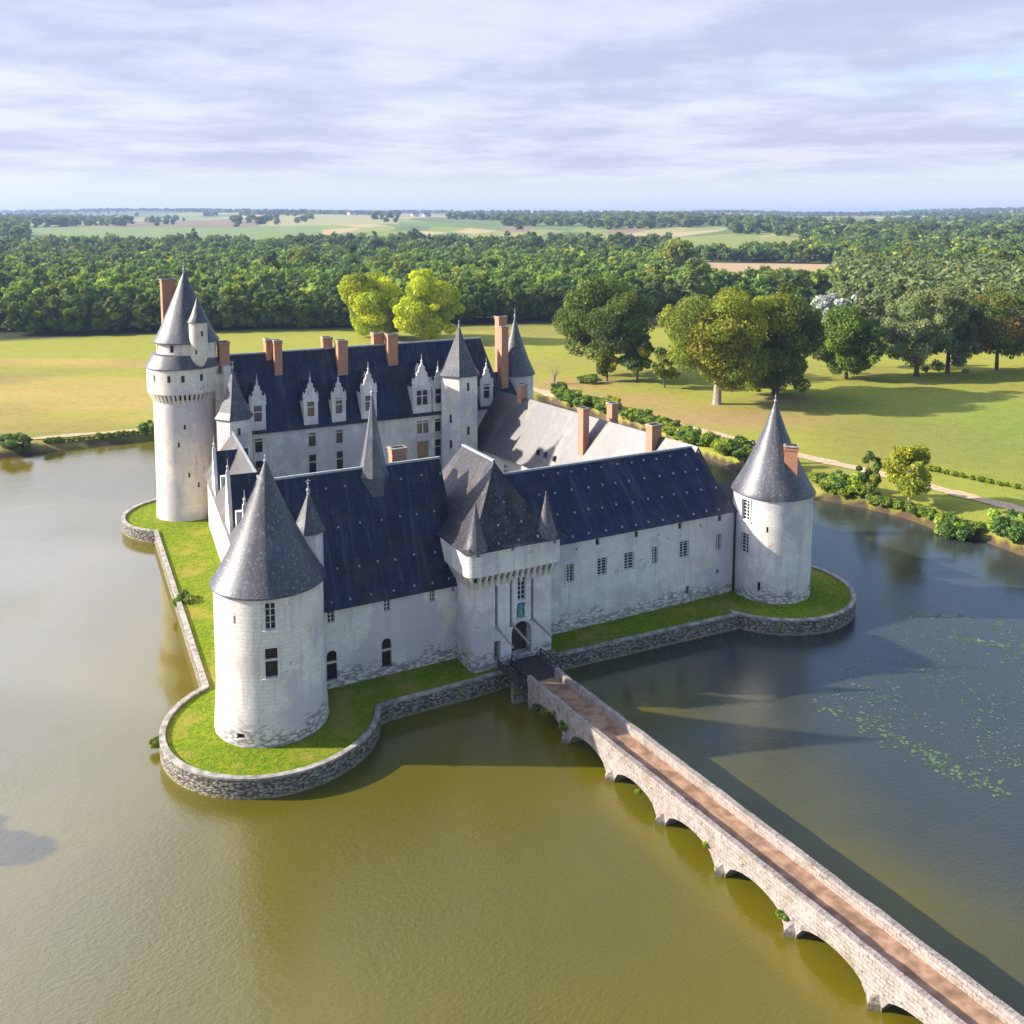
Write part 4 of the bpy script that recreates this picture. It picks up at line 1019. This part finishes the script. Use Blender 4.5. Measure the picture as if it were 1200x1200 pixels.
# ---- woods
def forest_tree(seed, h, rx, n, size, cols, z0=.5, **kw):
    Q, C = crown(seed, h, rx, z0, n, size, cols, **kw); return Q, C
def woodpt(rng, n, az0, az1, r0, r1, ok=None):
    out = []
    while len(out) < n:
        az = rng.uniform(az0, az1); r = math.sqrt(rng.uniform(r0*r0, r1*r1))
        if ok is None or ok(az, r): out.append((r*math.sin(az), r*math.cos(az)))
    return np.array(out)
edgeL = np.array([(-320,300),(-190.8,347),(-161,352),(-131,357),(-99.6,362.5),(-68,371),(-14,388),(14.6,398),(40,412),(78.5,430)], float)
def along(poly, step, rng, off, jit):
    out = []
    for a, b in zip(poly[:-1], poly[1:]):
        n = max(1, int(np.hypot(*(b-a))/step)); d = (b-a)/np.hypot(*(b-a)); nn = np.array((-d[1], d[0]))
        for k in range(n): out.append(a+(b-a)*(k+rng.uniform(.2,.8))/n+nn*(off+rng.uniform(-jit,jit)))
    return np.array(out)
rng = np.random.default_rng(21)
EV = []
for i in range(6):
    Q, C = crown(100+i, 14.5, 4.3, .1, 1700, .6, DK+GM if i < 4 else GM+OK_[:1], lumps=26, lumpr=(.25,.45))
    EV.append(to_mesh('forest_tree', Q, C))
lab = 'dark green tree in the dense front rows of the wood beyond the lawn'
cnt = 0
for row, (off, step) in enumerate(((0,6.2),(6,6.4),(12.5,7.0))):
    for p in along(edgeL[1:], step, rng, off, 1.2):
        if cnt >= 150: break
        s = rng.uniform(.85, 1.15)*(1.12 if p[0] > -30 else 1.0)
        o = link('forest_tree', EV[rng.integers(6)], None, at(*pt(*p), rng.uniform(0,6.3)) @ Matrix.Diagonal((s*1.05, s*1.05, s, 1))); tag(o, lab, 'tree', 'front rows of the wood'); cnt += 1
PV = []
for i in range(4):
    Q, C = crown(120+i, 19, 5.0, .6, 1500, .62, GP_, lumps=40, lumpr=(.16,.32), open_=.42); PV.append(to_mesh('plantation_tree', Q, C))
edgeR = np.array([(118,335),(130,332),(150,332),(200,338)], float)
for row in range(3):
    for p in along(edgeR, 8.0, rng, 5+row*8, 1.5):
        s = rng.uniform(.85,1.15)
        o = link('plantation_tree', PV[rng.integers(4)], None, at(*pt(*p), rng.uniform(0,6.3)) @ Matrix.Diagonal((s,s,s,1))); tag(o, 'pale grey green slender tree in the front rows of the plantation on the right', 'tree', 'front rows of the plantation')
def wood(name, label, cat, P, variants, rng, smin=.8, smax=1.2, cj=.25):
    Qs, Cs = [], []
    Hz = height(P[:,0], P[:,1]); gx_, gy_ = L(P[:,0], P[:,1])
    k = rng.integers(len(variants), size=len(P)); s = rng.uniform(smin, smax, len(P)); a = rng.uniform(0, 6.3, len(P)); j = rng.uniform(1-cj, 1+cj, len(P)); hue = rng.uniform(-1, 1, len(P))
    for v, (Q, C) in enumerate(variants):
        ii = np.where(k == v)[0]
        if not len(ii): continue
        ca, sa = np.cos(a[ii])[:,None,None]*s[ii][:,None,None], np.sin(a[ii])[:,None,None]*s[ii][:,None,None]
        q = Q[None]
        x = q[...,0]*ca-q[...,1]*sa+gx_[ii][:,None,None]; y = q[...,0]*sa+q[...,1]*ca+gy_[ii][:,None,None]; z = q[...,2]*s[ii][:,None,None]+Hz[ii][:,None,None]
        Qs.append(np.stack([x,y,z],-1).reshape(-1,4,3))
        c = C[None]*j[ii][:,None,None]*(1+hue[ii][:,None,None]*np.array((.12,.04,-.08)))
        Cs.append(c.reshape(-1,3))
    o = link(name, to_mesh(name, np.concatenate(Qs), np.concatenate(Cs))); tag(o, label, cat, kind='stuff'); return o
def inedge(az, r):
    # behind the front of the wood
    x = r*math.sin(az); return r*math.cos(az) > np.interp(x, edgeL[:,0], edgeL[:,1])+14
MV = [forest_tree(140+i, 15.5, 5.0, 520, .86, [[tuple(1.25*x for x in c) for c in q] for q in (DK+GM,GM,GM+YG,OK_[2:]+GM,DK+GM,GM+[(.10,.14,.03)])][i], 3.0, lumps=16, lumpr=(.2,.5), open_=.34, shape=['round','dome','round','cone','dome','round'][i]) for i in range(6)]
ok = lambda az, r: inedge(az, r) and not (az > .165 and az < .345 and 530 < r < 880)
P = woodpt(rng, 3100, -.62, .345, 362, 800, lambda az, r: ok(az, r) and not (az > .235 and r > 530) and not (az > .235 and r < 430))
wood('forest', 'broad dense green wood beyond the lawn, behind its front rows', 'forest', P, MV, rng, .7, 1.3, .38)
PV2 = [forest_tree(150+i, 19, 5.2, 260, 1.05, GP_+[(.085,.12,.045)], 2.0, lumps=22, lumpr=(.18,.34), open_=.4) for i in range(4)]
ok = lambda az, r: r*math.cos(az) > 356 and not (az < .315 and r > 610)
P = woodpt(rng, 1150, .335, .62, 360, 640, ok)
wood('plantation', 'pale grey green plantation filling the right side behind the park trees', 'forest', P, PV2, rng, .85, 1.15, .15)
FV = [forest_tree(160+i, 14, 5.6, 90, 2.3, [DK,GM,GM+DK,OK_[2:]+GM,DK+GM][i], .3, lumps=9, lumpr=(.35,.55)) for i in range(5)]
FM = [forest_tree(170+i, 15, 7.2, 330, 1.35, [DK,GM,GM+OK_[:1],DK+GM,DK+GM,GM+[(.12,.16,.035)]][i], .3, lumps=16, lumpr=(.22,.5), open_=.32) for i in range(6)]
def okfar(az, r):
    if az > -.475 and az < -.20 and 1180 < r < 1950: return False
    if az > -.40 and az < -.12 and 2100 < r < 3300: return fbm(np.array(az*900), np.array(r*.5), .05) > .62
    if az > .165 and az < .345 and r < 890: return False
    if .165 < az < .30 and 960 < r < 1450: return False
    if r < 1180: return az > -.62
    v = fbm(np.array(math.sin(az)*r), np.array(math.cos(az)*r), .0042)
    return v > (.40 if az < .1 else .22) or (r < 1000 and v > -.1) or (fbm(np.array(az*420+r*.011), np.array(r*.03), 1.0) > .88)
P = np.concatenate([woodpt(rng, 1300, -.62, .62, 800, 1180, okfar), woodpt(rng, 1000, .2, .62, 640, 1150, okfar)])
wood('woodland', 'bluish green woodland and copses in the middle distance', 'forest', P, FM, rng, .7, 1.35, .35)
P = np.concatenate([woodpt(rng, 1700, -.62, .62, 1180, 3200, okfar), woodpt(rng, 2600, -.62, .62, 3000, 7000, okfar), woodpt(rng, 2600, -.62, .62, 5200, 7400)])
wood('far_woodland', 'far bluish tree belts and hedgerows reaching the horizon', 'forest', P, [(Q*np.array((1.5,1.5,1.15)), C) for Q, C in FV], rng, .7, 1.5, .3)
EC = [YG, GM, DK, OK_+GM, GM+[(.15,.19,.035)], OK_, GP_]
EM = []
for i, cc3 in enumerate(EC):
    Q, C = crown(180+i, 22, 7.5, .5, 2200, .85, cc3, lumps=30, lumpr=(.2,.42), open_=.32, shape='round' if i % 3 else 'dome'); EM.append(to_mesh('wood_tree', Q, C))
for i in range(90):
    az = rng.uniform(-.5, .5) if i < 60 else rng.uniform(.1, .5); r = rng.uniform(400, 1150)
    if not inedge(az, r) and az < .2: continue
    if .165 < az < .345 and 440 < r < 1450: continue
    if az > .24 and r < 480: continue
    s = rng.uniform(.75, 1.25)
    o = link('wood_tree', EM[rng.integers(len(EM))], None, at(*pt(r*math.sin(az), r*math.cos(az)), rng.uniform(0,6.3)) @ Matrix.Diagonal((s,s,s*rng.uniform(.85,1.1),1)))
    tag(o, 'larger tree crown standing out above the woods behind the lawn', 'tree', 'tall trees in the woods')
# hedgerow round the left fields
hl = [((-470,1120),(-260,1215)),((-860,1890),(-420,1950)),((-1250,2900),(-500,3350))]
# distant houses
for X, Y, w, lab in ((-14,690,9,'small brown roofed house in a clearing of the wood'),(1010,4300,60,'long white farm building far off on the right hills'),(-360,3500,30,'small white house on the left ridge beside a hedge'),(-300,3300,28,'white house with red roof below the left ridge'),(-120,3400,30,'pale house at the edge of the far village, left of centre'),(-80,3100,26,'pale house at the edge of the far village, nearer to the fields'),(330,2300,16,'pale house among far trees right of centre'),(-620,3650,32,'white house on the far left skyline')):
    p = pt(X, Y); o = link('house', None, None, at(*p, R(20))); tag(o, lab, 'house')
    d, h = w*.42, w*.28
    mb = MB(); mb.box(-w/2,w/2,-d/2,d/2,-3,h); put('wall', mb, ['render'], o, WM[o])
    mb = MB(); mb.hip([(-w/2-.4,-d/2-.4),(w/2+.4,-d/2-.4),(w/2+.4,d/2+.4),(-w/2-.4,d/2+.4)], h, (-w/2-.4,0),(w/2+.4,0), h+d*.5, (0,1,1,0), 1, 2); put('roof', mb, ['tile'], o, WM[o])

# lily pads
rng = np.random.default_rng(5); Vs, Fs = [], []
poly = [(30,85.5),(36,76),(42,66),(62,90),(58,104),(46,105),(38,98)]
def pad(X, Y, r):
    x, y = L(X, Y); k = 7; o = len(Vs); r *= .78; a0 = rng.uniform(0,6)
    for i in range(k): Vs.append((x+r*math.cos(a0+i*6.0/k), y+r*math.sin(a0+i*6.0/k)*.9, .012+rng.uniform(0,.01)))
    Fs.append(tuple(range(o, o+k)))
n = 0
while n < 2300:
    X, Y = rng.uniform(28,64), rng.uniform(62,106)
    if sdist(np.array([X]), np.array([Y]), poly)[0] > 0: continue
    v = fbm(np.array(X), np.array(Y), .6)
    if rng.uniform() > .32+.5*v: continue
    pad(X, Y, .05+.16*rng.uniform()**2); n += 1
for k in range(300):
    t = rng.uniform()**.8; X = 29.5+11.5*t+rng.normal(0,.9); Y = 85.3-16.5*t+rng.normal(0,.8)
    if hsh(np.floor(t*14.), 3.) < .3: continue
    pad(X, Y+.4, rng.uniform(.07,.30))
for a, b, m in (((45.5,105.2),(53,104.6),70),((49,99.5),(54,97.3),60)):
    for k in range(m): t = rng.uniform(); pad(a[0]+(b[0]-a[0])*t+rng.normal(0,.2), a[1]+(b[1]-a[1])*t+rng.normal(0,.35), rng.uniform(.15,.3))
me = bpy.data.meshes.new('lily_pads'); me.from_pydata(Vs, [], Fs); me.materials.append(M['pad']); me.update()
o = link('lily_pads', me); tag(o, 'scattered floating lily pads on the open water right of the bridge', 'water lilies', kind='stuff')

# ------------------------------------------------------------------ air
cx, cy = L(0, 3900)
mb = MB(); mb.box(-4200,4200,-4800,4800,-4.0,92.0)
hz = put('haze', mb, ['dark'], None, Matrix.Translation((float(cx), float(cy), 0)) @ Matrix.Rotation(R(-28), 4, 'Z'), smooth=False); tag(hz, kind='stuff', label='thin pale air over the whole countryside', cat='haze')
m, nt, out = newmat('air'); s = NT(nt)
pv = s.n('ShaderNodeVolumePrincipled', {'Color': (.40,.54,.86,1), 'Density': 0.00011, 'Anisotropy': 0.2}); nt.links.new(pv.outputs[0], out.inputs['Volume'])
hz.data.materials.clear(); hz.data.materials.append(m)

# ------------------------------------------------------------------ light
EL = R(25); sx_, sy_ = -math.cos(R(28))+.02*math.sin(R(28)), math.sin(R(28))+.02*math.cos(R(28))
sd_ = Vector((sx_*math.cos(EL), sy_*math.cos(EL), math.sin(EL)))
sun = bpy.data.lights.new('sun', 'SUN'); sun.energy = 4.6; sun.angle = R(.6); sun.color = (1.0, .91, .77)
so = bpy.data.objects.new('sun', sun); COL.objects.link(so); so.rotation_euler = sd_.to_track_quat('Z', 'Y').to_euler(); so.location = (0, 0, 120)
w = bpy.data.worlds.new('World'); scene.world = w; w.use_nodes = True; nt = w.node_tree; nt.nodes.clear(); s = NT(nt)
out = nt.nodes.new('ShaderNodeOutputWorld')
sky = s.n('ShaderNodeTexSky', sky_type='NISHITA'); sky.sun_disc = False; sky.sun_elevation = EL; sky.sun_rotation = math.atan2(sx_, sy_)
sky.altitude = 60; sky.air_density = 1.0; sky.dust_density = 0.7; sky.ozone_density = 1.6
d = s.n('ShaderNodeTexCoord').outputs['Generated']
sep = s.n('ShaderNodeSeparateXYZ', {0: d})
zz = s.math('MAXIMUM', sep.outputs[2], 0.0)
inv = s.math('DIVIDE', 1.0, s.math('ADD', zz, 0.06))
pr = s.n('ShaderNodeCombineXYZ', {0: s.math('MULTIPLY', sep.outputs[0], inv), 1: s.math('MULTIPLY', sep.outputs[1], inv), 2: 0.3})
n1 = s.noise(pr.outputs[0], 0.33, 7, 0.58); n2 = s.noise(pr.outputs[0], 0.9, 5, 0.6)
# overcast to the left of the view, breaking to blue on the right
side = s.math('ADD', s.math('MULTIPLY', sep.outputs[0], -E1[0]), s.math('MULTIPLY', sep.outputs[1], -E2[0]))
fwd = s.math('ADD', s.math('MULTIPLY', sep.outputs[0], E1[1]), s.math('MULTIPLY', sep.outputs[1], E2[1]))
cov = s.math('ADD', n1, s.math('ADD', s.math('MULTIPLY', side, 0.42), s.math('ADD', s.math('MULTIPLY', s.step(zz, .31, .20), 0.34), s.math('MULTIPLY', s.step(fwd, .25, -.5), -0.30))))
cf = s.math('MULTIPLY', s.step(cov, .44, .66), s.step(zz, .018, .06))
cc_ = s.mix(s.step(n2, .36, .66), (2.3,2.4,3.3), (3.4,3.45,4.1))
hz_ = s.mix(s.math('MULTIPLY', s.math('MULTIPLY', s.step(zz, .15, .0), s.step(fwd, -.7, .3)), .9), sky.outputs[0], (3.0,3.4,4.05))
boost = s.math('ADD', 1.0, s.math('MULTIPLY', s.math('MULTIPLY', s.step(side, -.05, .65), s.step(zz, .21, .34)), 4.2))
ccb = s.n('ShaderNodeVectorMath', operation='SCALE', ins={0: cc_, 3: boost}).outputs[0]
colr = s.mix(s.math('MULTIPLY', cf, .85), hz_, ccb)
bg = s.n('ShaderNodeBackground', {'Color': colr, 'Strength': 0.10}); nt.links.new(bg.outputs[0], out.inputs['Surface'])

# ------------------------------------------------------------------ camera
cam = bpy.data.cameras.new('camera'); cam.lens = 33.0; cam.sensor_width = 36; cam.sensor_fit = 'HORIZONTAL'; cam.shift_y = -233.4/1200
cam.clip_start = .5; cam.clip_end = 40000
co = bpy.data.objects.new('camera', cam); COL.objects.link(co); co.location = CAM; co.rotation_euler = (R(84), 0, R(-28)); scene.camera = co
scene.view_settings.view_transform = 'Standard'; scene.view_settings.look = 'None'; scene.view_settings.gamma = 1; scene.view_settings.exposure = 1.30
scene.render.engine = 'CYCLES'; scene.render.resolution_x = 1024; scene.render.resolution_y = 1024
scene.cycles.max_bounces = 6; scene.cycles.volume_bounces = 0
